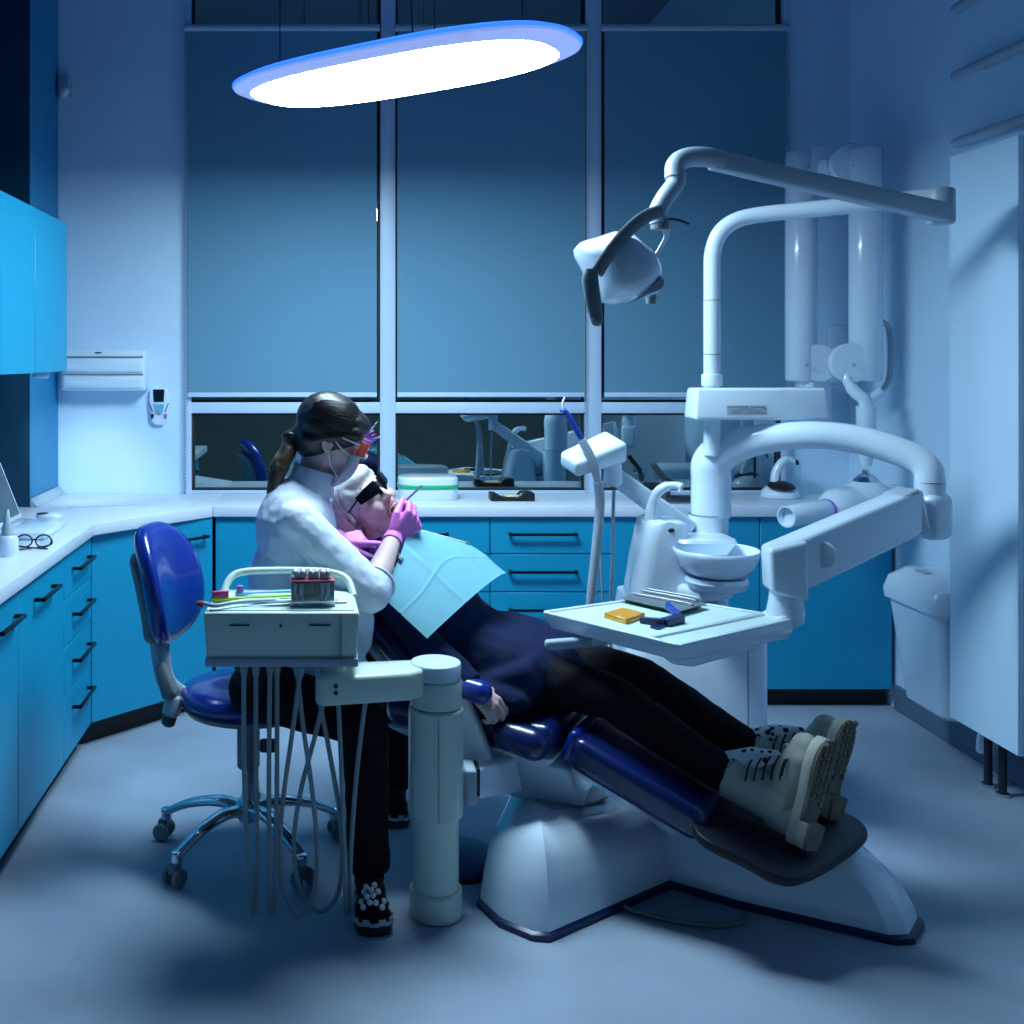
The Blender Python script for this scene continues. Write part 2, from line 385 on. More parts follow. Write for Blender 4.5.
def cabinet(label, p0, p1, depth, fronts, group='blue base cabinets', label_in=None):
    """p0, p1 ends of the front line seen from the room; out = towards the room"""
    a = V((*p0, 0)); c = V((*p1, 0)); d = (c - a).normalized(); out = V((d.y, -d.x, 0))
    t = thing('base_cabinet', ((a + c) / 2 - out * depth / 2), label, 'cabinet', group)
    dep = depth - .004
    q = [a - out * dep + d * .001, c - out * dep - d * .001, c - out * .021 - d * .001, a - out * .021 + d * .001]
    MB().hexa([x + V((0, 0, Z0)) for x in q] + [x + V((0, 0, Z1)) for x in q]).build('carcass', M['pier'], t)
    q = [a - out * dep + d * .001, c - out * dep - d * .001, c - out * .06 - d * .001, a - out * .06 + d * .001]
    MB().hexa(q + [x + V((0, 0, Z0)) for x in q]).build('plinth', M['plinth'], t)
    for (kind, s0, s1, z0, z1, hs, hz, hl) in fronts:
        L = (c - a).length
        f = face_panel(kind, (a + d * s0 * L).xy, (a + d * s1 * L).xy, out.xy, z0, z1, t)
        if hl: bar_handle(a + d * hs * L + V((0, 0, hz)), d, out, hl, f)
    return t
fx = -.965
# left row, front line runs towards the window
def dr(zs, hs=.5, hl=.2):
    return [('drawer', 0, 1, z0, z1, hs, z1 - .075, hl) for z0, z1 in zip(zs, zs[1:])]
lz = [Z0, .342, .513, .684, Z1]
cabinet('blue base cabinet with a tall door, cut off by the left picture edge', (fx, 2.62), (fx, 3.13), .60, [('door', 0, 1, Z0, Z1, .72, .775, .2)])
cabinet('blue base cabinet with one tall door and bar handle below the eyeglasses', (fx, 3.13), (fx, 3.66), .60, [('door', 0, 1, Z0, Z1, .5, .775, .2)])
cabinet('narrow blue cabinet with four stacked drawers beside the corner unit', (fx, 3.66), (fx, 4.07), .60, dr(lz, .55, .22))
# corner unit: five-sided body with a slanting door
t = thing('corner_cabinet', (-1.0, 4.5, 0), 'blue corner cabinet with slanting door behind the stool backrest', 'cabinet', 'blue base cabinets')
k0, k1 = V((fx, 4.07, 0)), V((-.526, 4.53, 0)); dd = (k1 - k0).normalized(); oo = V((dd.y, -dd.x, 0))
def five(ins): return [k0 - oo * ins + V((-.0, 0, 0)), k1 - oo * ins, V((-.528, 4.94, 0)), V((-1.33, 4.94, 0)), V((-1.33, 4.485, 0)), V((-1.56, 4.485, 0)), V((-1.56, 4.075, 0))]
MB().slab([p + V((0, 0, Z0)) for p in five(.03)], (0, 0, Z1 - Z0)).build('carcass', M['pier'], t)
MB().slab(five(.07), (0, 0, Z0)).build('plinth', M['plinth'], t)
f = face_panel('door', k0.xy, (k0 + dd * ((k1 - k0).length - .012)).xy, oo.xy, Z0, Z1, t)
bar_handle(k0 + dd * .42 + V((0, 0, .775)), dd, oo, .30, f)
bz = [.085, .35, .518, .686, Z1]
Y0 = 4.53
cabinet('plain blue base cabinet behind the dentist', (-.526, Y0), (.08, Y0), .41, [('door', 0, 1, .085, Z1, .7, .775, .0)])
cabinet('blue drawer cabinet behind the patient\'s head and paper bib', (.08, Y0), (.69, Y0), .41, dr(bz, .45, .29))
cabinet('blue drawer cabinet below the black tray, behind the assistant\'s hoses', (.69, Y0), (1.23, Y0), .41, dr(bz, .43, .29))
cabinet('blue sink cabinet behind the white cuspidor tower', (1.23, Y0), (1.884, Y0), .41, [('door', 0, .5, .085, Z1, .8, .775, .0), ('door', .5, 1, .085, Z1, .2, .775, 0)])
cabinet('dark blue base cabinet nearest the wall-hung waste bin', (1.884, Y0), (2.47, Y0), .41, [('door', 0, 1, .085, Z1, .5, .775, 0)])
# worktops
wz0, wz1 = .853, .90
tag(MB().lo((-1.79, 2.3, wz0), (-.945, 4.035, wz1), .004, 2).build('worktop', M['worktop']), 'white worktop along the left wall under the laptop', 'worktop', 'white worktops')
k0, k1 = V((-.945, 4.0365, wz0)), V((-.535, 4.508, wz0))
tag(MB().slab([k0, k1, V((-.535, 4.945, wz0)), V((-1.331, 4.945, wz0)), V((-1.331, 4.488, wz0)), V((-1.79, 4.488, wz0)), V((-1.79, 4.0365, wz0))], (0, 0, wz1 - wz0), .003, 2)
    .build('worktop', M['worktop']), 'white five-sided corner worktop below the air conditioner', 'worktop', 'white worktops')
tag(MB().lo((-.533, 4.508, wz0), (2.487, 4.945, wz1), .004, 2).build('worktop', M['worktop']), 'long white worktop under the window', 'worktop', 'white worktops')
# sealing strip in the corner
b = MB(); b.slab([V((-1.331, 4.48, .901)), V((-1.331, 4.48, .936)), V((-1.325, 4.48, .936)), V((-1.295, 4.48, .901))], (0, .46, 0), .002, 1)
tag(b.build('sealing_strip', M['lgrey'], origin=(-1.31, 4.7, .9)), 'narrow grey sealing strip where worktop meets the blue corner wall', 'trim strip')
# upper cabinet
t = thing('wall_cabinet', (-1.28, 3.8, 1.495), 'blue two-door wall cabinet above the laptop', 'cabinet')
MB().lo((-1.79, 3.37, 1.497), (-1.121, 4.218, 2.107)).build('carcass', M['cab'], t)
for (y0, y1) in ((3.37, 3.77), (3.77, 4.22)): face_panel('door', (-1.10, y0), (-1.10, y1), (1, 0), 1.495, 2.109, t)
b = MB(); b.lathe([(.001, 0), (.03, 0), (.034, -.02), (.030, -.024)], (-1.19, 4.16, 1.4975), n=24)
u = thing('undercabinet_light', (-1.19, 4.16, 1.47), 'small light fixed under the blue wall cabinet', 'light')
b.build('housing', M['white'], u)
MB().lathe([(.001, 0), (.028, 0), (.026, -.003), (.001, -.003)], (-1.19, 4.16, 1.4735), n=24).build('diffuser', M['white'], u)
ld = bpy.data.lights.new('corner_spot', 'SPOT'); lo_ = bpy.data.objects.new('corner_spot', ld); COL.objects.link(lo_); lo_.location = (-1.19, 4.16, 1.465)
ld.energy = 20; ld.color = (.80, 1.0, .92); ld.spot_size = math.radians(54); ld.spot_blend = 1.0; ld.shadow_soft_size = .025
lo_.rotation_euler = (V((-1.16, 4.93, .92)) - lo_.location).to_track_quat('-Z', 'Y').to_euler()
# right wall: tall cabinet, pipes, bin, rails
t = thing('tall_wall_cabinet', (2.37, 3.555, .24), 'tall white wall-hung cabinet at the right picture edge', 'cabinet')
MB().lo((2.272, 3.365, .24), (RW - .002, 3.745, 2.29), .003, 2).build('carcass', M['white'], t)
face_panel('door', (2.25, 3.745), (2.25, 3.365), (-1, 0), .24, 2.29, t, m='wall')
tp = mat('pipe_dark', (.03, .035, .045), .4, .5, var=.05)
for y, lb in ((3.71, 'dark drain pipe under the tall white cabinet, the one nearer the bin'), (3.63, 'dark drain pipe under the tall white cabinet, nearer the picture edge')):
    tt = thing('drain_pipe', (2.37, y, 0), lb, 'pipe', 'pipes under the tall cabinet')
    MB().cyl((2.37, y, 0), (2.37, y, .238), .014).build('tube', tp, tt)
    MB().cyl((2.37, y, .0), (2.37, y, .012), .022).build('floor_collar', M['chrome'], tt)
t = thing('drain_trap', (2.40, 3.775, .10), 'white rounded drain trap on the wall between bin and drain pipes', 'drain trap')
MB().lathe([(.028, 0), (.030, .01), (.026, .06), (.018, .075)], (2.40, 3.775, .10), (0, 0, 1)).build('trap_cup', M['white'], t)
MB().beam((2.40, 3.775, .135), (2.4905, 3.775, .135), .03, .03).build('wall_stub', M['white'], t)
t = thing('waste_bin', (2.36, 3.93, .2), 'white wall-hung waste bin with a rounded lid', 'waste bin')
def ring4(x0, x1, y0, y1, z, r=.05, n=5):
    out = []
    for cx, cy, a0 in ((x1 - r, y1 - r, 0), (x0 + r, y1 - r, 90), (x0 + r, y0 + r, 180), (x1 - r, y0 + r, 270)):
        for i in range(n + 1):
            a = math.radians(a0 + 90 * i / n); out.append((cx + r * math.cos(a), cy + r * math.sin(a), z))
    return out
b = MB(); b.loft([ring4(2.28, 2.485, 3.81, 4.06, .20, .03), ring4(2.262, 2.487, 3.795, 4.075, .215, .04), ring4(2.21, 2.487, 3.755, 4.11, .61, .045)]); b.build('bucket', M['white'], t)
b = MB(); b.loft([ring4(2.195, 2.489, 3.74, 4.125, .605, .05), ring4(2.192, 2.489, 3.737, 4.128, .64, .05), ring4(2.205, 2.489, 3.745, 4.12, .69, .06), ring4(2.25, 2.489, 3.79, 4.08, .728, .06), ring4(2.31, 2.489, 3.84, 4.03, .735, .06)])
b.build('lid', M['white'], t)
MB().lo((2.25, 3.90, .7265), (2.28, 3.97, .7345), .002, 1).build('badge', M['lgrey'], t)
for z, y0, lb in ((2.93, 3.2, 'uppermost pale rail on the right wall'), (2.665, 3.2, 'middle pale rail on the right wall'), (2.40, 3.6, 'lowest pale rail on the right wall, just above the tall cabinet')):
    t = thing('wall_rail', (2.45, (y0 + 4.04) / 2, z), lb, 'rail', 'rails on the right wall')
    MB().cyl((2.45, y0, z), (2.45, 4.04, z), .02, bev=.004).build('bar', M['lgrey'], t)
    for y in (y0 + .08, 3.9): MB().beam((2.45, y, z), (RW - .001, y, z), .015, .015).build('bracket', M['lgrey'], t)
# wall devices on the left of the window
t = thing('air_conditioner', (-1.12, 4.9, 1.40), 'white split air conditioner on the wall beside the blue cabinet', 'air conditioner')
ax0, ax1 = -1.292, -.893
acw = mat('ac_white', (.70, .86, 1.0), .4, var=.01)
MB().lo((ax0, 4.84, 1.398), (ax1, 4.9505, 1.592), .012, 3).build('casing', acw, t)
for z0, z1 in ((1.487, 1.552), (1.412, 1.470)):
    b = MB(); b.lo((ax0 + .015, 4.832, z0), (ax1 - .012, 4.842, z1), .004, 2); b.lo((ax0 + .03, 4.8305, z0 + .014), (ax1 - .03, 4.833, z0 + .036)); b.build('louvre_panel', acw, t)
for z in (1.473, 1.555): MB().lo((ax0 + .012, 4.835, z), (ax1 - .01, 4.843, z + .006)).build('air_slot', M['grey'], t)
MB().ell((-1.115, 4.839, 1.578), (.018, .003, .004)).build('badge', M['dgrey'], t)
t = thing('handheld_meter', (-.845, 4.93, 1.25), 'small white handheld device with dark screen hung by the window', 'device')
X, Yd = -.842, 4.9505
b = MB(); pr = [(.026, 1.413), (.045, 1.40), (.048, 1.34), (.044, 1.29), (.036, 1.25), (.02, 1.232)]
b.slab([(X - r, Yd, z) for r, z in pr] + [(X + r, Yd, z) for r, z in pr[::-1]], (0, -.028, 0), .006, 3); b.build('body', M['white'], t)
b = MB(); b.slab([(X - .028, 4.922, 1.402), (X + .028, 4.922, 1.402), (X + .024, 4.922, 1.342), (X - .024, 4.922, 1.342)], (0, -.004, 0), .001, 1); b.build('screen', M['lcd'], t)
b = MB(); b.slab([(X - .027, 4.922, 1.330), (X + .027, 4.922, 1.330), (X + .016, 4.922, 1.285), (X, 4.922, 1.276), (X - .016, 4.922, 1.285)], (0, -.003, 0), .0008, 1); b.build('keypad', M['sky'], t)
MB().cyl((X - .001, 4.92, 1.290), (X - .001, 4.916, 1.290), .007).build('button', mat('brass_button', (.4, .4, .2), .4, var=.05), t)
for s in (-1, 1):
    MB().beam((X + s * .046, 4.925, 1.335), (X + s * .030, 4.92, 1.295), .004, .004).build('probe_wire', M['black'], t)
    MB().lathe([(.006, 0), (.009, .022)], (X + s * .032, 4.922, 1.262), (0, 0, 1)).build('probe_tip', M['darkblue' if s < 0 else 'purple'], t)
t = thing('motion_sensor', (-1.30, 4.93, 2.83), 'small white motion sensor high in the left corner', 'sensor')
MB().lo((-1.325, 4.90, 2.80), (-1.265, 4.9505, 2.91), .008).build('housing', M['lgrey'], t)
MB().ell((-1.292, 4.90, 2.828), (.024, .018, .026)).build('lens', M['white'], t)
t = thing('wall_outlet_plate', (2.42, 4.94, 1.4), 'pale control plate on the back wall behind the x-ray arms', 'plate')
MB().lo((2.385, 4.938, 1.43), (2.48, 4.949, 1.71), .004).build('plate', M['white'], t)
MB().lo((2.41, 4.933, 1.50), (2.455, 4.939, 1.58), .002, 1).build('switch', M['lgrey'], t)
# ------------------------------------------------------------------ pendant lamp
ZL = 2.49; LC = V((.199, 3.375, ZL)); TH = math.radians(-35)
def stadium(off, z, n=48, L=.620, W=.257, e=2.75):
    out = []; u = V((math.cos(TH), math.sin(TH), 0)); v = V((-u.y, u.x, 0))
    for i in range(n):
        a = 2 * PI * i / n; ca, sa = math.cos(a), math.sin(a)
        out.append(V((LC.x, LC.y, z)) + u * math.copysign(abs(ca) ** (2 / e), ca) * (L - off * 1.8) + v * math.copysign(abs(sa) ** (2 / e), sa) * (W - off))
    return out
t = thing('pendant_lamp', LC, 'large oval pendant light with glowing white panel', 'ceiling lamp')
b = MB(); b.loft([stadium(.036, ZL - .012), stadium(.005, ZL + .003), stadium(0, ZL + .007), stadium(0, ZL + .012), stadium(.036, ZL + .012)], False, False); b.build('rim', M['lamprim'], t)
b = MB(); b.loft([stadium(.037, ZL + .010), stadium(.037, ZL - .0125), stadium(.041, ZL - .015)], True, True); b.build('diffuser', M['panel'], t)
b = MB(); b.loft([stadium(.004, ZL + .0125), stadium(-.003, ZL + .015), stadium(-.003, ZL + .024), stadium(.01, ZL + .030)], False, False); b.build('glowing_edge', M['halo'], t)
b = MB(); b.loft([stadium(.012, ZL + .0125), stadium(.012, ZL + .034)], True, True); b.build('uplight_cover', M['halotop'], t)
u = V((math.cos(TH), math.sin(TH), 0)); v = V((-u.y, u.x, 0))
for s, q in ((-.40, -.10), (-.15, .15), (.18, -.05), (.42, .08)):
    p = LC + u * s + v * q
    wq = MB().cyl((p.x, p.y, ZL + .05), (p.x, p.y, CEIL), .0022, n=8).build('suspension_wire', M['wire'], t)
    MB().lathe([(.012, 0), (.012, .01), (.005, .03), (.005, .05)], (p.x, p.y, ZL + .033)).build('wire_clamp', M['wire'], wq)
b = MB(); p = LC + u * .20 - v * .04; b.tube(spl([(p.x, p.y, ZL + .034), (p.x - .03, p.y, ZL + .07), (p.x - .09, p.y + .03, ZL + .09), (p.x - .12, p.y + .02, CEIL)], 8), .003, 8); b.build('power_cable', M['wire'], t)
# ------------------------------------------------------------------ operator stool
SC = V((-.27, 3.23, 0))
t = thing('operator_stool', SC, 'blue upholstered operator stool on five chrome legs with castors', 'stool')
for a in (163, 227, 308, 17, 90):
    ar = math.radians(a); d = V((math.cos(ar), math.sin(ar), 0)); s = V((-d.y, d.x, 0)); R = .285
    path = spl([SC + d * .028 + V((0, 0, .135)), SC + d * .10 + V((0, 0, .145)), SC + d * .20 + V((0, 0, .125)), SC + d * R + V((0, 0, .085))], 6)
    b = MB(); n = len(path); b.tube(path, [.030 - .012 * i / (n - 1) for i in range(n)], 14, .62, (0, 0, 1)); b.cyl(SC + d * R + V((0, 0, .062)), SC + d * R + V((0, 0, .098)), .017, n=16, bev=.004)
    lg = b.build('leg', M['chrome'], t, 60)
    c = SC + d * R + d * .008
    b = MB(); b.box(c + V((0, 0, .048)), (.034, .036, .034), .010, Matrix((d, s, V((0, 0, 1)))).transposed())
    cs = b.build('castor', M['grey'], lg)
    for q in (-1, 1):
        bb = MB(); bb.lathe([(.001, 0), (.022, 0), (.027, .004), (.027, .012), (.022, .016), (.001, .016)], c + s * (q * .024 - .008) + V((0, 0, .0275)), s, 20)
        bb.build('castor', M['grey'], lg)
b = MB(); b.lathe([(.032, .10), (.04, .115), (.04, .15), (.03, .165)], SC); b.build('hub', M['chrome'], t)
b = MB(); b.cyl(SC + V((0, 0, .14)), SC + V((0, 0, .30)), .0215); b.build('gas_spring', M['chrome'], t)
b = MB(); b.lathe([(.030, .262), (.036, .268), (.036, .44), (.05, .45)], SC); b.build('column_cover', M['grey'], t)
b = MB(); b.lathe([(.05, .432), (.13, .437), (.195, .452), (.205, .468), (.19, .476)], SC + V((.01, 0, 0)), n=40, sx=1.05); b.build('seat_shell', M['grey'], t)
b = MB(); pr = [(.0, .470), (.17, .470), (.204, .478), (.213, .498), (.205, .518), (.17, .530), (.10, .535), (.0, .535)]; b.lathe(pr, SC + V((.01, 0, 0)), n=44, sx=1.05); b.build('seat', M['vinyl'], t, 180)
b = MB(); b.tube(spl([SC + V((.06, .02, .45)), SC + V((.062, .0, .40)), SC + V((.065, -.01, .36))], 5), .004, 8); b.build('lever_rod', M['black'], t)
b = MB(); b.box(SC + V((.062, -.012, .335)), (.05, .022, .042), .008); b.build('lever_paddle', M['dgrey'], t)
# backrest
BC = V((-.535, 3.25, .845)); wv = V((.27, .963, 0)).normalized(); uv = V((-.21, .03, 1)).normalized(); nv = wv.cross(uv).normalized()
def pad(c, hw, hh, th, bow, e=2.6, n=40, lean=0):
    rings = []
    for k, (sc, off) in enumerate(((.80, -.5), (.93, -.44), (1.0, -.2), (1.0, .15), (.95, .38), (.82, .5), (.5, .56), (.1, .58))):
        r = []
        for i in range(n):
            a = 2 * PI * i / n; ca, sa = math.cos(a), math.sin(a)
            x = math.copysign(abs(ca) ** (2 / e), ca) * hw * sc; y = math.copysign(abs(sa) ** (2 / e), sa) * hh * sc
            x *= 1 - .22 * (y / hh) * .5 * (1 if y > 0 else .4)
            r.append(c + wv * x + uv * y + nv * (off * th + bow * (x / hw) ** 2 - .02 * (y / hh) ** 2))
        rings.append(r)
    b = MB(); b.loft(rings); return b
pad(BC, .175, .19, .062, .035).build('backrest', M['vinyl'], t, 180)
pad(BC - nv * .045 - uv * .035, .135, .145, .045, .03, 3.2).build('backrest_shell', M['grey'], t, 60)
b = MB(); pts = [BC - nv * .055 - uv * .13, V((-.545, 3.22, .62)), V((-.525, 3.215, .535)), V((-.47, 3.22, .485)), V((-.38, 3.225, .466)), V((-.30, 3.23, .458))]
pp = spl(pts, 6); n = len(pp)
b.tube(pp, [.034 - .004 * math.sin(i / n * 6) for i in range(n)], 14, .5, (0, 1, 0)); b.build('backrest_arm', M['lgrey'], t, 60)
b = MB(); b.beam((-.545, 3.205, .60), (-.505, 3.195, .50), .035, .05, .012, (0, 1, 0), .05, .085); b.build('arm_joint', M['grey'], t)
b = MB(); b.lathe([(.001, 0), (.026, 0), (.030, .006), (.027, .055), (.020, .062), (.001, .062)], (-.495, 3.19, .50), (-.25, -.1, -1), 24); b.build('tension_knob', M['lgrey'], t)
b = MB(); b.lathe([(.001, 0), (.0235, 0), (.021, .025), (.012, .032), (.001, .033)], V((-.495, 3.19, .50)) + V((-.25, -.1, -1)).normalized() * .0625, (-.25, -.1, -1), 24); b.build('knob_cap', M['dgrey'], t)

# ------------------------------------------------------------------ instrument cart with hoses
CC = V((.285, 2.866, 0))
t = thing('instrument_console', CC, 'ivory instrument console on a round floor post with hanging grey hoses', 'instrument cart')
b = MB(); b.lathe([(.066, 0), (.0735, .004), (.074, .07), (.069, .076), (.064, .077), (.064, .272), (.0655, .28), (.0765, .283), (.0765, .575), (.072, .580), (.060, .582)], CC, n=48); b.build('post', M['cream'], t)
b = MB(); b.lathe([(.06, .583), (.0725, .586), (.0725, .652), (.071, .656), (.060, .66)], CC, n=48); b.build('arm_collar', M['cream'], t)
b = MB(); b.lathe([(.060, .661), (.0705, .663), (.0705, .700), (.068, .704), (.001, .705)], CC, n=48); b.build('post_cap', M['white'], t)
b = MB(); b.lo((.2845, 2.788, .284), (.2865, 2.7905, .574)); b.build('post_seam', M['grey'], t)
b = MB(); b.slab([(-.05, 2.745, .622), (-.03, 2.725, .622), (.21, 2.775, .622), (.25, 2.81, .622), (.24, 2.90, .622), (.20, 2.90, .622), (-.03, 2.87, .622), (-.05, 2.85, .622)], (0, 0, .078), .012, 3)
ar = b.build('support_arm', M['cream'], t)
for z in (.690, .672): MB().cyl((.005, 2.736, z - .012), (.005, 2.727, z - .012), .0055, n=14).build('screw', M['black'], ar)
MB().cyl((-.0, 2.80, .70), (-.0, 2.80, .742), .035).build('swivel', M['cream'], t)
x0, x1, y0, y1, z0, z1 = -.345, .068, 2.690, 2.965, .742, .884
b = MB(); b.hexa([(x0 + .008, y0 + .02, z0), (x1 - .008, y0 + .02, z0), (x1, y1, z0), (x0, y1, z0), (x0, y0, z1), (x1, y0, z1), (x1 - .012, y1, z1 + .0), (x0 + .012, y1, z1)], .008, 3)
b.build('console_body', M['cream'], t)
b = MB(); b.lo((x0 + .004, y0 + .008, .738), (x1 - .004, y1, .760), .004, 2); b.build('lower_trim', M['lgrey'], t)
b = MB(); b.lo((x0 + .014, y0 + .018, z1 - .002), (x1 - .014, y1 - .03, z1 + .003), .002, 1); b.build('top_mat', M['creamtop'], t)
for (a, c) in ((-.275, -.222), (-.065, -.01)): MB().lo((a, y0 + .0005, .8485), (c, y0 + .012, .8515)).build('slot', M['black'], t)
MB().lo((-.143, y0 + .0005, .845), (-.137, y0 + .012, .851)).build('indicator', M['black'], t)
b = MB(); b.lo((.018, y0 - .0008, .75), (.0195, y0 + .02, .882)); b.build('front_seam', M['grey'], t)
hp = spl([(x0 + .03, 2.90, .880), (x0 + .045, 2.935, .918), (x0 + .075, 2.955, .934), (-.2, 2.958, .939), (-.08, 2.958, .939), (x1 - .075, 2.955, .934), (x1 - .03, 2.935, .918), (x1 - .012, 2.89, .880)], 6)
b = MB(); b.tube(hp, .0105, 12); b.build('handle_rail', M['cream'], t, 60)
def hose(px, Y=2.76, r=.0066):
    pts = [P(x, y, Y + (i * .007 if i < len(px) / 2 else (len(px) - i) * .007)) for i, (x, y) in enumerate(px)]
    for p in pts: p.z = max(p.z, .012)
    b = MB(); b.tube(spl(pts, 7), r, 10)
    b.cyl(pts[0] + V((0, 0, .004)), pts[0] - V((0, 0, .022)), r * 1.7, r * 1.1, 12); b.cyl(pts[-1] + V((0, 0, .004)), pts[-1] - V((0, 0, .022)), r * 1.7, r * 1.1, 12)
    o = b.build('hose', M['hose'], t, 60)
hose([(244, 668), (244, 760), (247, 850), (252, 906), (254, 912), (256, 904), (257, 850), (256, 760), (256, 668)])
hose([(270, 668), (269, 760), (269, 850), (270, 902), (272.5, 912), (275, 904), (276, 850), (277, 760), (277, 668)])
hose([(301, 668), (292, 735), (283, 800), (280, 850), (285, 892), (300, 915), (313, 895), (317, 850), (312, 790), (303, 725), (297, 668)])
hose([(325, 696), (314, 740), (301, 790), (294, 840), (299, 885), (318, 911), (336, 898), (342, 860), (339, 810), (329, 750), (319, 696)], 2.78)
hose([(338, 696), (341, 760), (344, 840), (346, 905), (348, 913), (350, 900), (351, 850), (357, 770), (366, 696)], 2.775)
CT = z1 + .0035
# things lying on the console
t = thing('tooth_model', (-.058, 2.765, CT), 'acrylic block model with three grey molars on the console', 'dental model')
tx = Matrix.Rotation(math.radians(3), 3, 'Z')
MB().box((-.058, 2.765, CT + .034), (.116, .054, .060), .002, tx).build('acrylic_block', mat('acrylic_metal', (.42, .50, .52), .15, .75, var=.1, scale=20), t)
MB().box((-.058, 2.765, CT + .0025), (.120, .058, .005), .001, tx).build('base_plate', M['lgrey'], t)
b = MB(); b.box((-.058, 2.765, CT + .067), (.118, .056, .007), .002, tx); [b.ell((-.058 + dx, 2.765, CT + .069), (.019, .024, .008)) for dx in (-.034, 0, .033)]
b.build('gum', M['gum'], t)
for dx in (-.036, .003, .034):
    b = MB(); r_ = .020 if dx < 0 else .015
    b.ell((-.058 + dx, 2.765, CT + .079), (r_, .020, .013))
    for sx in (-1, 1):
        for sy in (-1, 1): b.ell((-.058 + dx + sx * r_ * .5, 2.765 + sy * .009, CT + .087), (r_ * .52, .011, .010))
    blob(b, 'molar', mat('grey_tooth', (.55, .58, .62), .25, .35, var=.05), t, .0022, 2)
for dx in (-.045, -.028, .026, .040):
    b = MB(); b.tube([(-.058 + dx, 2.7365, CT + .062), (-.058 + dx * 1.05, 2.7365, CT + .038), (-.058 + dx * .85, 2.7365, CT + .013)], [.006, .0045, .001], 8, .35, (0, 1, 0)); b.build('root', M['lgrey'], t)
b = MB(); b.box((-.053, 2.7385, CT + .046), (.007, .002, .026), .0005); b.build('implant_screw', mat('brass_screw', (.35, .33, .1), .35, .6, var=.05), t)
def brush(label, p0, p1, hm, bm_, head_l, body=True):
    p0 = V(p0); p1 = V(p1); d = (p1 - p0).normalized(); tt = thing('toothbrush', (p0 + p1) / 2, label, 'toothbrush')
    L = (p1 - p0).length; b = MB()
    b.tube([p0, p0 + d * head_l, p0 + d * (head_l + .03), p0 + d * (head_l + .06), p0 + d * L * .6, p0 + d * (L - .02), p1], [.009, .009, .0045, .0048, .0068, .0085, .0065], 12, .7, (0, 0, 1)); b.build('brush_handle', hm, tt, 60)
    if bm_: MB().beam(p0 + d * .003 + V((0, 0, .0135)), p0 + d * (head_l - .004) + V((0, 0, .0135)), .015, .017, .003).build('bristles', bm_, tt)
    return tt
brush('lime green giant toothbrush with magenta bristles lying on the console', (-.335, 2.79, CT + .0075), (.0, 2.87, CT + .0075), M['lime'], M['magenta'], .052)
brush('pale toothbrush with a short lilac head behind the lime green one', (-.275, 2.86, CT + .0075), (-.06, 2.905, CT + .0075), M['sky'], M['lilac'], .026)
for p0, p1, r_, lb, nm in (((-.24, 2.775, CT), (.01, 2.805, CT), .004, 'white instrument handle in front of the lime toothbrush', 'white'),
                      ((-.20, 2.735, CT), (.035, 2.775, CT), .0035, 'thin steel probe nearest the front of the console top', 'steel')):
    tt = thing('hand_instrument', (V(p0) + V(p1)) / 2, lb, 'dental instrument')
    p0 = V(p0) + V((0, 0, r_ + .0003)); p1 = V(p1) + V((0, 0, r_ + .0003)); d = (p1 - p0).normalized()
    MB().tube([p0, p0 + d * .03, p1 - d * .03, p1], [r_ * .5, r_, r_, r_ * .8], 10).build('grip', M[nm], tt)
    MB().tube(spl([p0, p0 - d * .03, p0 - d * .04 + V((.0, -.012, 0.002))], 4), [.0015] * 9, 8).build('tip', M['steel'], tt)
tt = thing('syringe_tip', (-.27, 2.75, CT), 'bent translucent white tube lying across the left console edge', 'dental instrument')
b = MB(); b.tube(spl([(-.345, 2.728, CT + .012), (-.315, 2.71, CT + .010), (-.27, 2.735, CT + .012), (-.2, 2.775, CT + .008), (-.15, 2.79, CT + .0055)], 6), .0055, 10); b.build('bent_tube', M['lgrey'], tt, 60)
MB().lathe([(.006, 0), (.0085, .003), (.0085, .02), (.006, .024)], (-.345, 2.728, CT + .0085), (-1, .6, 0), 14).build('red_tip', M['gum'], tt)

# ------------------------------------------------------------------ dental chair
AX = V((.85, -.53, 0)).normalized(); PX = V((.53, .85, 0)).normalized(); UP = V((0, 0, 1))
HC = V((.52, 3.28, 0))
t = thing('dental_chair', (1.0, 3.0, 0), 'dental treatment chair with navy upholstery and angular white base', 'dental chair')
def poly(pts, z): return [V((x, y, z)) for x, y in pts]
def shr(pts, k, c=None, dx=0, dy=0):
    cx = sum(p[0] for p in pts) / len(pts) if c is None else c[0]; cy = sum(p[1] for p in pts) / len(pts) if c is None else c[1]
    return [(cx + (x - cx) * k + dx, cy + (y - cy) * k + dy) for x, y in pts]
front = [(.412, 2.90), (.455, 2.80), (.53, 2.735), (.575, 2.728), (.63, 2.765), (1.0, 3.01), (1.0, 3.42), (.62, 3.42)]
right = [(.90, 3.10), (.985, 3.0), (1.14, 2.89), (1.475, 2.715), (1.53, 2.72), (1.60, 2.80), (1.60, 2.87), (1.30, 3.30), (1.0, 3.42)]
def frust(levels, name, m, parent):
    b = MB(); b.loft([poly(p, z) for p, z in levels]); return b.build(name, m, parent, 32)
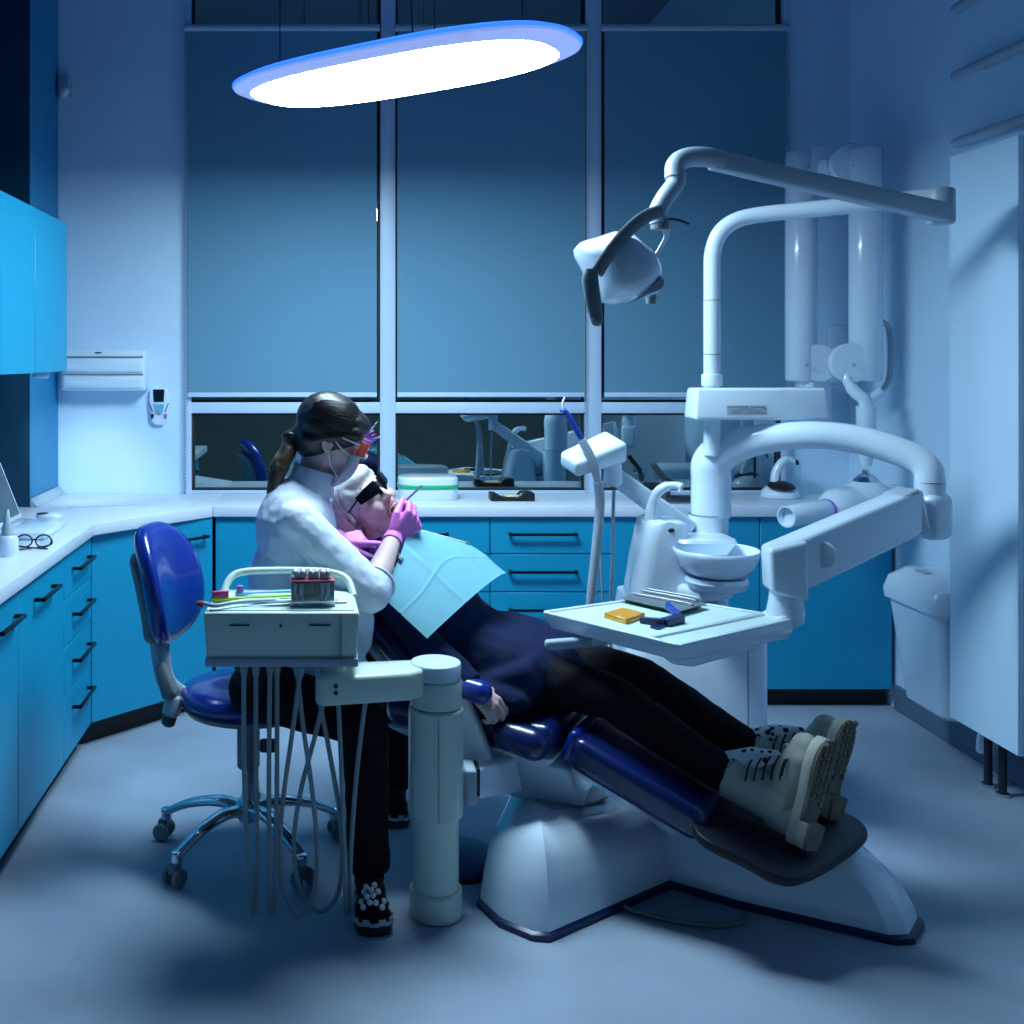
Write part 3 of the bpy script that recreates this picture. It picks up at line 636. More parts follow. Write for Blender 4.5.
# black skirting under the white shells
b = MB(); b.loft([poly(shr(front, 1.035), 0), poly(shr(front, 1.035), .016), poly(shr(front, 1.0), .022)]); b.build('front_skirting', M['darkblue'], t)
b = MB(); b.loft([poly(shr(right, 1.035), 0), poly(shr(right, 1.035), .016), poly(shr(right, 1.0), .022)]); b.build('side_skirting', M['darkblue'], t)
def mixp(a, c, k): return [(x + (u - x) * k, y + (v - y) * k) for (x, y), (u, v) in zip(a, c)]
ftop = [(.50, 3.02), (.52, 2.95), (.555, 2.885), (.578, 2.875), (.61, 2.895), (.90, 3.10), (.88, 3.36), (.62, 3.36)]
fl = [(front, .012), (mixp(front, ftop, .10), .06), (mixp(front, ftop, .30), .14), (mixp(front, ftop, .55), .20), (mixp(front, ftop, .8), .232), (ftop, .245)]
fz = [.195, .21, .235, .248, .238, .19, .195, .20]; b = MB()
b.loft([poly(front, .012)] + [[V((x, y, .012 + (z - .012) * kz)) for (x, y), z in zip(mixp(front, ftop, kx), fz)] for kx, kz in ((.06, .15), (.18, .45), (.36, .75), (.62, .93), (.85, .99), (1.0, 1.0))])
b.build('base_housing', M['white'], t, 36)
b = MB(); b.slab([V(q) for q in ((.60, 3.05, .226), (.64, 3.0, .226), (.78, 3.085, .206), (.84, 3.14, .203), (.83, 3.20, .203), (.70, 3.31, .206), (.63, 3.31, .208))], (0, 0, .007), .003, 2); b.build('base_lid', M['lgrey'], t)
rt = [(.96, 3.16), (1.02, 3.06), (1.14, 2.98), (1.33, 2.865), (1.37, 2.865), (1.42, 2.90), (1.42, 2.95), (1.25, 3.22), (1.04, 3.34)]
rl = [(right, .012), (mixp(right, rt, .08), .06), (mixp(right, rt, .26), .12), (mixp(right, rt, .52), .165), (mixp(right, rt, .82), .19), (rt, .198)]
frust(rl, 'base_leg_housing', M['white'], t)
# lift column and seat shell
b = MB(); b.hexa([V((.53, 3.10, .22)), V((.74, 3.02, .22)), V((.86, 3.28, .22)), V((.62, 3.38, .22)), V((.44, 3.10, .36)), V((.68, 2.98, .36)), V((.80, 3.30, .37)), V((.56, 3.42, .37))], .02); b.build('lift_column', M['white'], t)
sc = HC + AX * .02
def pl(a, q, z): return sc + AX * a + PX * q + UP * z
b = MB(); b.hexa([pl(-.20, -.17, .335), pl(.20, -.17, .335), pl(.20, .17, .335), pl(-.20, .17, .335), pl(-.30, -.255, .40), pl(.26, -.245, .40), pl(.26, .245, .40), pl(-.30, .255, .40)], .02); b.build('seat_shell', M['white'], t)
b = MB(); b.hexa([pl(-.30, -.245, .401), pl(.25, -.245, .401), pl(.25, .245, .401), pl(-.30, .245, .401), pl(-.30, -.25, .495), pl(.26, -.25, .495), pl(.26, .25, .495), pl(-.30, .25, .495)], .04, 5); b.build('seat', M['navyvinyl'], t, 180)
b = MB(); b.cap(pl(.12, -.245, .45), pl(.20, -.245, .44), .046, .048); b.build('seat_bolster', M['navyvinyl'], t, 180)
# side arm plate on the near side of the seat
b = MB(); b.hexa([V((.355, 3.02, .34)), V((.47, 2.965, .34)), V((.49, 3.02, .34)), V((.375, 3.075, .34)), V((.335, 3.03, .60)), V((.375, 3.01, .60)), V((.395, 3.05, .60)), V((.355, 3.07, .60))], .012); b.build('armrest_post', M['white'], t)
b = MB(); b.cap(V((.33, 3.02, .60)), V((.425, 2.965, .585)), .030, .034); b.build('armrest_pad', M['vinyl'], t, 180)
# backrest follows the reclined torso
NK = V((.172, 3.45, .94)); HPc = V((.52, 3.28, .62)); TD = (HPc - NK).normalized()
TN = (UP - TD * TD.dot(UP)).normalized(); TP = TN.cross(TD).normalized()
if TP.y < 0: TP = -TP
def bp(s, q, n): return NK + TD * s + TP * q + TN * n
b = MB(); rings = []
for s, w in ((-.07, .10), (-.055, .14), (0, .20), (.12, .235), (.30, .245), (.45, .24), (.56, .225), (.60, .19)):
    k = .045 if -.06 < s < .59 else .02
    r = []
    for i in range(28):
        a = 2 * PI * i / 28; ca, sa = math.cos(a), math.sin(a)
        r.append(bp(s, math.copysign(abs(ca) ** .7, ca) * w, -.185 + math.copysign(abs(sa) ** .7, sa) * k + .03 * (ca * ca)))
    rings.append(r)
b.loft(rings); b.build('backrest', M['navyvinyl'], t, 180)
b = MB(); b.beam(bp(.05, 0, -.245), bp(.62, 0, -.245), .30, .035, .015, TN, .34, .035); b.build('backrest_shell', M['white'], t)
HD = V((.106, 3.45, 1.057)); HF = V((.52, -.68, .52)).normalized(); HR = V((-.363, -.89, -.27)); HR = (HR - HF * HR.dot(HF)).normalized(); HU = HR.cross(HF)
b = MB(); b.beam(HD - HF * .165 + HU * .06, HD - HF * .158 - HU * .11, .17, .05, .022, HF, .2, .05); b.build('headrest', M['vinyl'], t, 180)
b = MB(); b.beam(HD - HF * .19 - HU * .02, bp(.1, 0, -.245), .06, .02, .006, HF); b.build('headrest_bar', M['chrome'], t)
# leg rest
l0 = HC + AX * .34 + UP * .475; l1 = HC + AX * .70 + UP * .325; LD = (l1 - l0).normalized(); LN = LD.cross(PX).normalized()
if LN.z < 0: LN = -LN
def lp(s, q, n): return l0 + LD * s + PX * q + LN * n
Ls = (l1 - l0).length; b = MB()
b.hexa([lp(0, -.22, -.105), lp(Ls, -.21, -.095), lp(Ls, .21, -.095), lp(0, .22, -.105), lp(-.01, -.235, .0), lp(Ls, -.22, .0), lp(Ls, .22, .0), lp(-.01, .235, .0)], .034, 6); b.build('legrest', M['navyvinyl'], t, 180)
b = MB(); b.beam(lp(-.012, -.2, -.052), lp(-.012, .2, -.052), .035, .10, .015, LN); b.build('legrest_end_cap', M['vinyl'], t)
b = MB(); b.beam(lp(.03, -.16, -.115), lp(Ls - .06, -.16, -.112), .03, .02, .004, LN); b.beam(lp(.03, .16, -.115), lp(Ls - .06, .16, -.112), .03, .02, .004, LN); b.build('legrest_rail', M['clear'], t)
b = MB(); b.beam(lp(.05, 0, -.115), HC + AX * .16 + UP * .36, .18, .04, .01, UP); b.build('legrest_hinge', M['grey'], t)
# foot plate
fp = spl([(.955, 2.70, .305), (1.06, 2.638, .262), (1.125, 2.602, .238), (1.20, 2.618, .232), (1.32, 2.70, .232), (1.44, 2.80, .236), (1.492, 2.868, .240), (1.475, 2.95, .246), (1.33, 3.02, .275), (1.16, 3.11, .310), (1.10, 3.10, .318), (1.02, 2.90, .312)], 4, True)
b = MB(); b.slab([V(p) for p in fp], (0, 0, -.028), .008, 3); b.build('foot_plate', M['footpad'], t, 50)
b = MB(); b.beam((1.03, 2.89, .27), (1.22, 2.82, .225), .16, .03, .006); b.build('foot_plate_support', M['grey'], t)
# link between chair and console post, pedal and cable
b = MB(); b.lo((.365, 2.86, .30), (.40, 2.95, .40), .008); b.build('console_bracket', M['lgrey'], t)
b = MB(); b.lo((.40, 2.90, .31), (.414, 2.96, .39), .002); b.build('bracket_hinge', M['black'], t)
b = MB(); b.hexa([(.41, 2.90, .30), (.56, 3.02, .27), (.56, 3.10, .27), (.41, 2.98, .30), (.41, 2.90, .39), (.54, 3.02, .37), (.54, 3.10, .37), (.41, 2.98, .39)], .01); b.build('bracket_arm', M['white'], t)
tt = thing('foot_pedal', (.40, 3.14, 0), 'blue foot pedal on the floor between console post and chair base', 'foot pedal')
b = MB(); b.lathe([(.10, 0), (.125, .008), (.12, .03), (.07, .05), (.001, .055)], (.38, 3.15, 0), n=30); b.build('pedal_plate', mat('pedal_blue', (.01, .06, .16), .4, var=.05), tt)
b = MB(); b.lathe([(.128, 0), (.134, .002), (.132, .010), (.126, .012)], (.38, 3.15, 0), n=30); b.build('rubber_ring', M['black'], tt)
tag(MB().tube(spl([(.80, 2.905, .008), (.84, 2.86, .008), (.93, 2.815, .008), (1.03, 2.79, .008), (1.10, 2.80, .008), (1.15, 2.845, .008)], 6), .0075, 10).build('floor_cable', M['grey'], origin=(.97, 2.8, 0)), 'dark cable curving over the floor between the two base lobes', 'cable')
# ------------------------------------------------------------------ dental unit (cuspidor tower with arms)
t = thing('dental_unit', (1.34, 3.62, 0), 'white cuspidor tower with arched arm carrying the instrument tray', 'dental unit')
TY = 3.62
b = MB(); b.loft([ring4(1.0, 1.48, 3.44, 3.80, 0, .07), ring4(1.0, 1.48, 3.44, 3.80, .60, .07), ring4(1.02, 1.46, 3.46, 3.79, .63, .06), ring4(1.05, 1.43, 3.49, 3.77, .64, .05)]); b.build('tower_body', M['white'], t)
MB().lo((1.39, 3.4385, .02), (1.3925, 3.4405, .60)).build('panel_seam', M['grey'], t)
# stepped waist and head of the tower
b = MB(); b.loft([ring4(1.015, 1.34, 3.45, 3.76, .635, .05), ring4(1.025, 1.34, 3.46, 3.76, .72, .06)]); b.build('waist_ring', M['white'], t)
b = MB(); rr = []
for z, xa, xb in ((.722, 1.03, 1.34), (.77, 1.035, 1.33), (.79, 1.04, 1.25), (.86, 1.050, 1.235), (.95, 1.07, 1.22), (.985, 1.08, 1.21), (.993, 1.095, 1.195)):
    rr.append(ring4(xa, xb, 3.49, 3.69, z, .05))
b.loft(rr); b.build('tower_head', M['white'], t, 60)
b = MB(); b.loft([ring4(1.20, 1.35, 3.47, 3.62, .885, .04), ring4(1.17, 1.375, 3.455, 3.63, .925, .04), ring4(1.175, 1.37, 3.46, 3.63, .935, .04)]); b.build('cup_shelf', M['white'], t)
MB().ell((1.15, 3.492, .965), (.012, .008, .008)).build('sensor_button', M['black'], t)
b = MB(); b.tube(spl([P(650, 522, 3.56), P(652, 505, 3.56), P(658, 492, 3.55), P(668, 486, 3.54), P(677, 485.5, 3.53), P(682, 487, 3.52)], 6), [.020] * 6 + [.017] * 12 + [.013] * 13, 14); b.cyl(P(680.5, 487, 3.52), P(680.5, 491.5, 3.52), .008)
b.build('cup_filler_spout', M['white'], t, 60)
BCc = V((1.285, 3.44, .0))
b = MB(); b.lathe([(.001, .822), (.07, .822), (.095, .829), (.122, .858), (.1375, .898), (.1395, .910), (.136, .913), (.129, .902), (.112, .866), (.075, .842), (.001, .836)], BCc, n=48); b.build('spittoon_bowl', M['white'], t, 60)
b = MB(); b.lathe([(.06, .775), (.092, .782), (.103, .805), (.097, .820)], BCc, n=40); b.build('bowl_base', M['white'], t)
b = MB(); b.beam((1.285, 3.42, .765), (1.21, 3.58, .755), .15, .05, .018); b.build('bowl_bracket', M['white'], t)
# main post and arch
PC = V((1.345, 3.68, 0))
b = MB(); b.cyl(PC + V((0, 0, .63)), PC + V((0, 0, .99)), .069, n=40); b.build('main_post', M['white'], t)
b = MB(); pts = [(711, 516, 3.68, .069), (711, 480, 3.68, .069), (711.5, 464, 3.675, .069), (722, 452, 3.66, .066), (742, 443.5, 3.63, .058), (775, 437.5, 3.57, .050), (815, 435, 3.50, .047), (855, 439, 3.44, .047), (890, 448.5, 3.38, .047), (916, 459, 3.33, .046), (928, 470, 3.30, .045), (930, 484, 3.29, .045)]
pp = spl([tuple(P(a, c, d)) + (r,) for a, c, d, r in pts], 5)
b.tube([p[:3] for p in pp], [p[3] for p in pp], 24); b.build('arched_arm', M['white'], t, 60)
b = MB(); b.tube([PC + V((0, 0, .991)), PC + V((0, 0, .993))], .0695, 40); b.build('post_seam', M['grey'], t)
EL = P(930, 484, 3.29)
b = MB(); b.cyl(EL + V((0, 0, .004)), EL + V((0, 0, -.04)), .0462, n=32); b.box(EL + V((.0, 0, -.10)), (.10, .11, .15), .03, Matrix.Rotation(.3, 3, 'Z'), 5); b.build('elbow_joint', M['white'], t, 60)
JT = P(784, 566, 3.06)
b = MB(); e0 = P(916, 508, 3.26); e1 = P(776, 571, 3.05); b.beam(e0, e1, .088, .140, .014, UP, .088, .155, 4); b.build('balance_arm', M['white'], t)
b = MB(); b.beam(P(914, 508, 3.255), P(897, 516, 3.235), .088, .142, .008, UP); b.build('arm_end_frame', M['lgrey'], t)
kd = V((-.35, -.93, 0)).normalized(); kc = P(822, 553, 3.09) + kd * .022
b = MB(); b.lathe([(.001, 0), (.040, 0), (.040, .012), (.036, .018), (.001, .019)], kc, kd, 32); b.build('brake_knob', M['white'], t)
b = MB(); b.hexa([JT + V(q) for q in ((-.060, -.055, -.070), (.052, -.055, -.098), (.060, .050, -.098), (-.048, .050, -.070), (-.066, -.055, .060), (.05, -.055, .085), (.06, .045, .085), (-.054, .045, .060))], .015)
b.cyl(JT + V((0, .0, -.08)), JT + V((0, 0, -.125)), .030, .034); b.build('arm_head', M['white'], t, 50)
TJ = V((JT.x + .005, JT.y, .80))
b = MB(); b.lathe([(.034, .085), (.042, .075), (.045, .06), (.048, .03), (.054, .0), (.052, -.03), (.03, -.05)], TJ, n=32); b.build('tray_joint', M['white'], t, 60)
# tray
A, B_, C_, D_ = V((.628, 3.10, .78)), V((.922, 2.735, .78)), V((1.366, 3.02, .78)), V((1.045, 3.31, .78))
cen = (A + B_ + C_ + D_) / 4
def ins(p, k): return cen + (p - cen) * k
b = MB(); b.hexa([ins(A, .93) + V((0, 0, -.045)), ins(B_, .93) + V((0, 0, -.045)), ins(C_, .95) + V((0, 0, -.055)), ins(D_, .93) + V((0, 0, -.045)), A, B_, C_, D_], .008, 3)
tr = b.build('tray', M['white'], t)
b = MB(); b.hexa([ins(p, .93) + V((0, 0, .0003)) for p in (A, B_, C_, D_)] + [ins(p, .93) + V((0, 0, .0025)) for p in (A, B_, C_, D_)], 0); b.build('tray_mat', M['creamtop'], tr)
b = MB()
for p, q in ((A, B_), (B_, C_), (C_, D_), (D_, A)): b.beam(ins(p, .975) + V((0, 0, .003)), ins(q, .975) + V((0, 0, .003)), .014, .009, .003, UP)
q0, q1 = ins(B_, .93).lerp(ins(A, .93), .18), ins(C_, .93).lerp(ins(D_, .93), .18); b.beam(q0 + V((0, 0, .005)), q1 + V((0, 0, .005)), .014, .009, .002, UP)
b.build('tray_rim', M['white'], tr)
b = MB(); b.hexa([V((.93, 2.83, .705)), V((.985, 2.80, .705)), V((1.22, 2.98, .700)), V((1.15, 3.06, .700)), V((.89, 2.83, .736)), V((.98, 2.79, .736)), V((1.29, 3.0, .73)), V((1.20, 3.10, .73))], .012); b.build('tray_underbody', M['white'], t)
b = MB(); b.beam((1.25, 3.04, .735), TJ + V((0, 0, -.015)), .10, .05, .015); b.build('tray_bracket', M['white'], t)
b = MB(); b.beam(P(545, 645, 3.0), P(597, 641, 3.02), .028, .030, .010, UP); b.beam(P(590, 641, 3.02), (.86, 2.98, .745), .03, .03, .008, UP); hd = b.build('tray_handle', M['lgrey'], t)
MB().cyl(P(590, 638, 3.0), P(590, 638, 3.0) + V((0, -.006, 0)), .004, n=12).build('screw', M['black'], hd)
# lamp post with label box
PL = 3.62
b = MB(); lpt = [(712, 455, PL), (712, 330, PL), (712, 275, PL), (713, 252, PL), (720, 233, PL - .01), (736, 220.5, PL - .02), (762, 214.5, PL - .04), (800, 210.5, PL - .08), (850, 205.5, PL - .14), (900, 200, PL - .20), (938, 196.5, PL - .25)]
pp = spl([tuple(P(*q)) for q in lpt], 6); b.tube(pp, [.029 if p[2] < P(712, 300, PL).z else .0285 for p in pp], 20); b.build('lamp_post', M['white'], t, 60)
MB().cyl(P(712, 386, PL), P(712, 374, PL), .036, n=28, bev=.003).build('post_collar', M['white'], t)
for y in (300, 354): MB().cyl(P(712, y, PL), P(712, y + .9, PL), .0295, n=28).build('post_seam', M['grey'], t)
b = MB(); xa, xb = P(693, 0, 3.56).x, P(828, 0, 3.56).x; za, zb = P(0, 420, 3.56).z, P(0, 388, 3.56).z
b.hexa([(xa - .0, 3.54, za), (xb, 3.54, za), (xb, 3.66, za), (xa, 3.66, za), (xa + .012, 3.56, zb), (xb - .004, 3.56, zb), (xb - .004, 3.66, zb), (xa + .012, 3.66, zb)], .012, 4); bx_ = b.build('light_box', M['white'], t)
lx0, lx1, lz0, lz1 = P(727, 0, 3.545).x, P(767, 0, 3.545).x, P(0, 414.5, 3.545).z, P(0, 405.5, 3.545).z
def fy(z): return 3.54 + .02 * (z - za) / (zb - za) - .001
b = MB(); b.hexa([(lx0, fy(lz0), lz0), (lx1, fy(lz0), lz0), (lx1, fy(lz0) + .004, lz0), (lx0, fy(lz0) + .004, lz0), (lx0, fy(lz1), lz1), (lx1, fy(lz1), lz1), (lx1, fy(lz1) + .004, lz1), (lx0, fy(lz1) + .004, lz1)]); lbm = b.build('rating_label', M['lgrey'], bx_)
# lines of tiny illegible print on the label
b = MB(); random.seed(3)
for r_ in range(4):
    x = lx0 + .006; z = lz1 - .006 - r_ * .0066
    while x < lx1 - .008:
        w_ = random.uniform(.003, .010)
        if random.random() < .8: b.box((x + w_ / 2, fy(z) - .0004, z), (w_, .0008, .0024 if r_ else .0036))
        x += w_ + .0022
b.build('label_print', M['grey'], bx_)
# assistant's holder arm
b = MB(); b.beam(P(690, 531, 3.66), P(612, 474, 3.62), .05, .072, .012, UP, .045, .062); b.build('holder_arm', M['white'], t)
b = MB(); b.cyl(P(613, 484, 3.62), P(613, 455, 3.60), .034, .028, 28, .008); b.build('holder_knuckle', M['white'], t, 60)
b = MB(); b.beam(P(568, 465, 3.52), P(617, 446, 3.60), .10, .062, .018, V((.1, -.35, 1)), .12, .085, 5); b.build('tip_holder', M['white'], t)
tt = thing('saliva_syringe', P(590, 460, 3.50), 'blue-tipped suction handpiece standing in the white holder', 'dental instrument')
b = MB(); b.tube([P(582, 440, 3.49), P(588, 452, 3.49), P(594, 466, 3.49), P(598, 482, 3.50)], [.014, .017, .015, .011], 14); b.build('grip', M['lgrey'], tt, 60)
b = MB(); b.tube(spl([P(581, 438, 3.49), P(573, 424, 3.49), P(566, 412, 3.49), P(560, 411, 3.49)], 5), [.0125] * 9 + [.010] * 4 + [.006] * 3, 12, .8); b.build('blue_body', M['bluep'], tt, 60)
b = MB(); b.tube(spl([P(564, 411, 3.49), P(562.5, 404, 3.49), P(564, 399, 3.49), P(565, 397.5, 3.49)], 4), .0035, 8); b.build('nozzle', M['white'], tt, 60)
tt = thing('suction_hose', P(592, 560, 3.52), 'thick pale suction hose hanging from the white holder', 'hose')
b = MB(); hp = spl([P(598, 482, 3.50), P(600, 500, 3.51), P(598.5, 525, 3.52), P(595, 560, 3.53), P(591, 600, 3.54), P(588, 640, 3.56), P(594, 690, 3.58), P(630, 730, 3.52), (1.06, 3.46, .20)], 7)
b.tube(hp, .0165, 14); b.build('tube', M['lgrey'], tt, 60)
for lb, pts in (('thinner hose hanging right of the thick suction hose', [(614, 490, 3.58), (613, 520, 3.58), (612.5, 560, 3.58), (611, 600, 3.58), (612, 650, 3.58), (640, 690, 3.52)]),
                ('thinnest hose between the thick suction hose and the grey one', [(600, 492, 3.54), (600, 520, 3.56), (601, 560, 3.57), (603, 605, 3.57), (606, 650, 3.57), (638, 700, 3.52)])):
    b = MB(); b.tube(spl([tuple(P(*q)) for q in pts], 6), .0062 if 'thinner' in lb else .0042, 10)
    tag(b.build('thin_hose', M['lgrey'], None, 60, origin=P(*pts[2])), lb, 'hose')
# ------------------------------------------------------------------ examination light on its own arm
t = thing('examination_light', P(940, 205, 3.36), 'dental examination light with two grips hanging from a long grey arm', 'examination light')
EJ = P(941, 204, 3.36)
b = MB(); b.cyl(EJ + V((0, 0, -.068)), EJ + V((0, 0, .052)), .042, n=32, bev=.012); b.build('rear_joint', M['lgrey'], t, 60)
b = MB(); b.beam(P(944, 213, 3.33), P(712, 160, 3.10), .055, .062, .010, UP, .05, .056); b.build('lamp_arm', M['lgrey'], t)
b = MB(); b.tube(spl([P(722, 161, 3.10), P(705, 157, 3.09), P(686, 158, 3.08), P(676, 165, 3.07), P(675, 178, 3.06)], 5), [.030] * 21, 18); b.build('front_elbow', M['lgrey'], t, 60)
b = MB(); b.tube(spl([P(677, 172, 3.06), P(675, 184, 3.06), P(665, 198, 3.05), P(658, 212, 3.05), P(659, 222, 3.05)], 5), .028, 18); b.build('neck', M['lgrey'], t, 60)
MB().cyl(P(660, 219, 3.05), P(660, 230, 3.05), .027, n=24, bev=.004).build('swivel', M['grey'], t)
MB().tube(spl([P(668, 219, 3.04), P(678, 220, 3.04), P(689, 224, 3.04)], 4), .004, 8).build('switch_lever', M['dgrey'], t)
b = MB(); pp = spl([P(661, 211, 3.02), P(645, 217, 2.97), P(628, 231, 2.93), P(612, 250, 2.90), P(597, 273, 2.885)], 6); b.tube(pp, .020, 12, .35, (0, 1, 0)); b.build('near_yoke_arm', M['grey'], t, 60)
b = MB(); pp = spl([P(665, 226, 3.08), P(667, 234, 3.13), P(661, 247, 3.16), P(652, 261, 3.17)], 6); b.tube(pp, .017, 12, .35, (0, 1, 0)); b.build('far_yoke_arm', M['lgrey'], t, 60)
sil = [(576, 247), (598, 237), (622, 231), (640, 243), (655, 259), (658, 278), (650, 293), (628, 302.5), (608, 304), (598, 296), (588, 275)]
cx_, cy_ = 618, 270; b = MB(); rings = []
for Y, k in ((2.905, .42), (2.925, .70), (2.97, .92), (3.03, 1.0), (3.09, .95), (3.13, .74), (3.15, .45)):
    s_ = spl([(cx_ + (x - cx_) * k, cy_ + (y - cy_) * k) for x, y in sil], 3, True)
    rings.append([P(x, y, 3.03) + V((0, Y - 3.03, 0)) for x, y in s_])
b.loft(rings); b.build('lamp_head', M['white'], t, 50)
b = MB(); rings = []
for Y, k in ((2.93, .50), (2.97, .80), (3.05, .92), (3.12, .7)):
    s_ = [(628, 302.5), (640, 285), (653, 272), (659, 277), (658, 287), (650, 295)]
    rings.append([P(x, y, 3.03) + V((0, Y - 3.03, 0)) + V((.004, 0, -.004)) for x, y in [(645 + (x - 645) * k, 287 + (y - 287) * k) for x, y in s_]])
b.loft(rings); b.build('lens_cover', M['lgrey'], t, 30)
b = MB(); b.tube([P(591, 270, 2.885), P(590, 280, 2.88), P(594, 305, 2.88), P(597, 320, 2.88)], [.020, .024, .022, .018], 16, .7, (0, 1, 0)); b.cap(P(596.8, 319, 2.88), P(597, 320, 2.88), .018, .018); b.build('grip', M['grey'], t, 60)
b = MB(); b.tube([P(651, 290, 3.16), P(651, 298, 3.16), P(651, 304, 3.16)], [.016, .017, .015], 14, .8, (0, 1, 0)); b.build('grip', M['grey'], t, 60)
# ------------------------------------------------------------------ x-ray machine
t = thing('xray_machine', (2.1, 4.6, 1.3), 'white wall-mounted dental x-ray machine with two upright arms', 'x-ray machine')
def half(px0, px1, py0, py1, Y, nm):
    a, c = P(px0, py1, Y), P(px1, py0, Y); r_ = (c.x - a.x) / 2; cx = (a.x + c.x) / 2
    b = MB(); b.lathe([(r_ * .90, 0), (r_, .006), (r_, c.z - a.z - .02), (r_ * .75, c.z - a.z - .003), (r_ * .4, c.z - a.z)], (cx, Y, a.z), n=36); return b.build(nm, M['white'], t, 60)
half(786, 816, 149, 381, 4.66, 'inner_arm'); half(850, 881, 146, 381, 4.42, 'outer_arm')
for x, y, Y, nm in ((818, 165, 4.62, 'top_knuckle'), (849, 164, 4.46, 'top_knuckle'), (817, 363, 4.62, 'lower_knuckle'), (849, 363, 4.40, 'lower_knuckle')):
    c = P(x, y, Y); k_ = MB().lathe([(.001, -.03), (.082, -.03), (.085, -.025), (.085, .025), (.082, .03), (.001, .03)], c, (.1, 1, 0), 36, sx=1).build(nm, M['white'], t)
    MB().ell(P(x - 10 if x < 830 else x + 5, y + 2, Y - .06), (.009, .004, .009)).build('screw', M['lgrey'], k_)
b = MB(); b.beam(P(820, 172, 4.6), P(848, 172, 4.48), .05, .115, .012, UP); b.build('top_link', M['white'], t)
b = MB(); b.tube(spl([P(815, 372, 4.62), P(811, 384, 4.62), P(809, 396, 4.62), P(809, 410, 4.62)], 4), [.018] * 5 + [.026] * 8, 16); b.build('wall_stem', M['white'], t, 60)
b = MB(); b.beam(P(809, 404, 4.62), (2.30, 4.9, P(809, 404, 4.62).z), .05, .06, .01); b.build('wall_arm', M['white'], t)
MB().lo((2.22, 4.88, 1.25), (2.38, 4.949, 1.43), .012).build('wall_bracket', M['white'], t)
b = MB(); b.tube(spl([P(846, 368, 4.40), P(847, 380, 4.38), P(855, 392, 4.36), P(864, 400, 4.34), P(866, 412, 4.34)], 5), [.020] * 8 + [.026] * 13, 16); b.tube([P(880, 392, 4.38), P(868, 402, 4.35)], .02, 12); b.build('yoke', M['white'], t, 60)
b = MB(); b.tube([P(866, 406, 4.34), P(866, 452, 4.34), P(866, 466, 4.34)], [.040, .036, .020], 24); b.build('head_stem', M['white'], t, 60)
b = MB(); pp = spl([P(878, 320, 4.47), P(889, 330, 4.5), P(890, 372, 4.5), P(884, 388, 4.44), P(874, 396, 4.38)], 6); b.tube(pp, .012, 10); b.build('cable', M['lgrey'], t, 60)
HXc = P(866, 478, 4.34)
MB().lathe([(.014, .035), (.016, .02), (.03, .012), (.048, -.003), (.055, -.02)], HXc, n=28).build('ball_joint', M['chrome'], t)
b = MB(); b.ell(P(866, 498, 4.34), (.10, .10, .085)); b.cap(P(838, 508, 4.28), P(895, 500, 4.40), .085, .07); b.ell(P(880, 500, 4.36), (.11, .10, .06)); blob(b, 'tube_head', M['white'], t, .010, 6)
c0, c1 = P(826, 510, 4.24), P(786, 517, 4.12); d = (c1 - c0).normalized(); L = (c1 - c0).length
b = MB(); b.lathe([(.044, 0), (.045, .004), (.045, L - .004), (.043, L), (.038, L), (.036, L - .03), (.001, L - .032)], c0, d, 36); b.build('collimator', M['white'], t, 60)
MB().lathe([(.0465, -.008), (.0475, -.004), (.0475, .004), (.0455, .008)], c0, d, 36).build('collimator_ring', M['purple'], t)
# ------------------------------------------------------------------ things on the worktops
WT = .9005
def wt(px, py):
    Y = F_PX * (CAMZ - WT) / (py - CY); return V(((px - CX) * Y / F_PX, Y, WT))
# lit box with green band
t = thing('sterilizer_box', wt(436, 498), 'white oval box with a green band on the window worktop', 'box')
c = V((.436, 4.76, WT))
def oval(sx, sy, z, n=36, e=3.2):
    return [V((c.x + math.copysign(abs(math.cos(2 * PI * i / n)) ** (2 / e), math.cos(2 * PI * i / n)) * sx, c.y + math.copysign(abs(math.sin(2 * PI * i / n)) ** (2 / e), math.sin(2 * PI * i / n)) * sy, z)) for i in range(n)]
b = MB(); b.loft([oval(.132, .085, WT), oval(.138, .09, WT + .008), oval(.138, .09, WT + .052)]); b.build('tub', M['white'], t)
b = MB(); b.loft([oval(.141, .093, WT + .052), oval(.143, .095, WT + .055), oval(.143, .095, WT + .068), oval(.141, .093, WT + .071)]); b.build('green_band', M['green'], t)
b = MB(); b.loft([oval(.140, .092, WT + .071), oval(.139, .091, WT + .098), oval(.132, .085, WT + .106), oval(.10, .06, WT + .110)]); b.build('lid', M['white'], t)
t = thing('impression_tray_block', wt(512, 502), 'black tray block with a cream insert on the window worktop', 'tray block')
k = V((.815, 4.66, WT)); b = MB()
prof = [(-.10, 0), (.10, 0), (.10, .036), (.075, .04), (.045, .038), (.02, .016), (-.02, .010), (-.045, .016), (-.075, .034), (-.10, .036)]
b.slab([k + V((x, 0, z)) for x, z in prof], (0, .085, 0), .003, 2); b.build('block', M['black'], t)
b = MB(); b.box(k + V((.008, .05, .020)), (.085, .07, .008), .004); b.build('cream_insert', M['cementcream'], t)
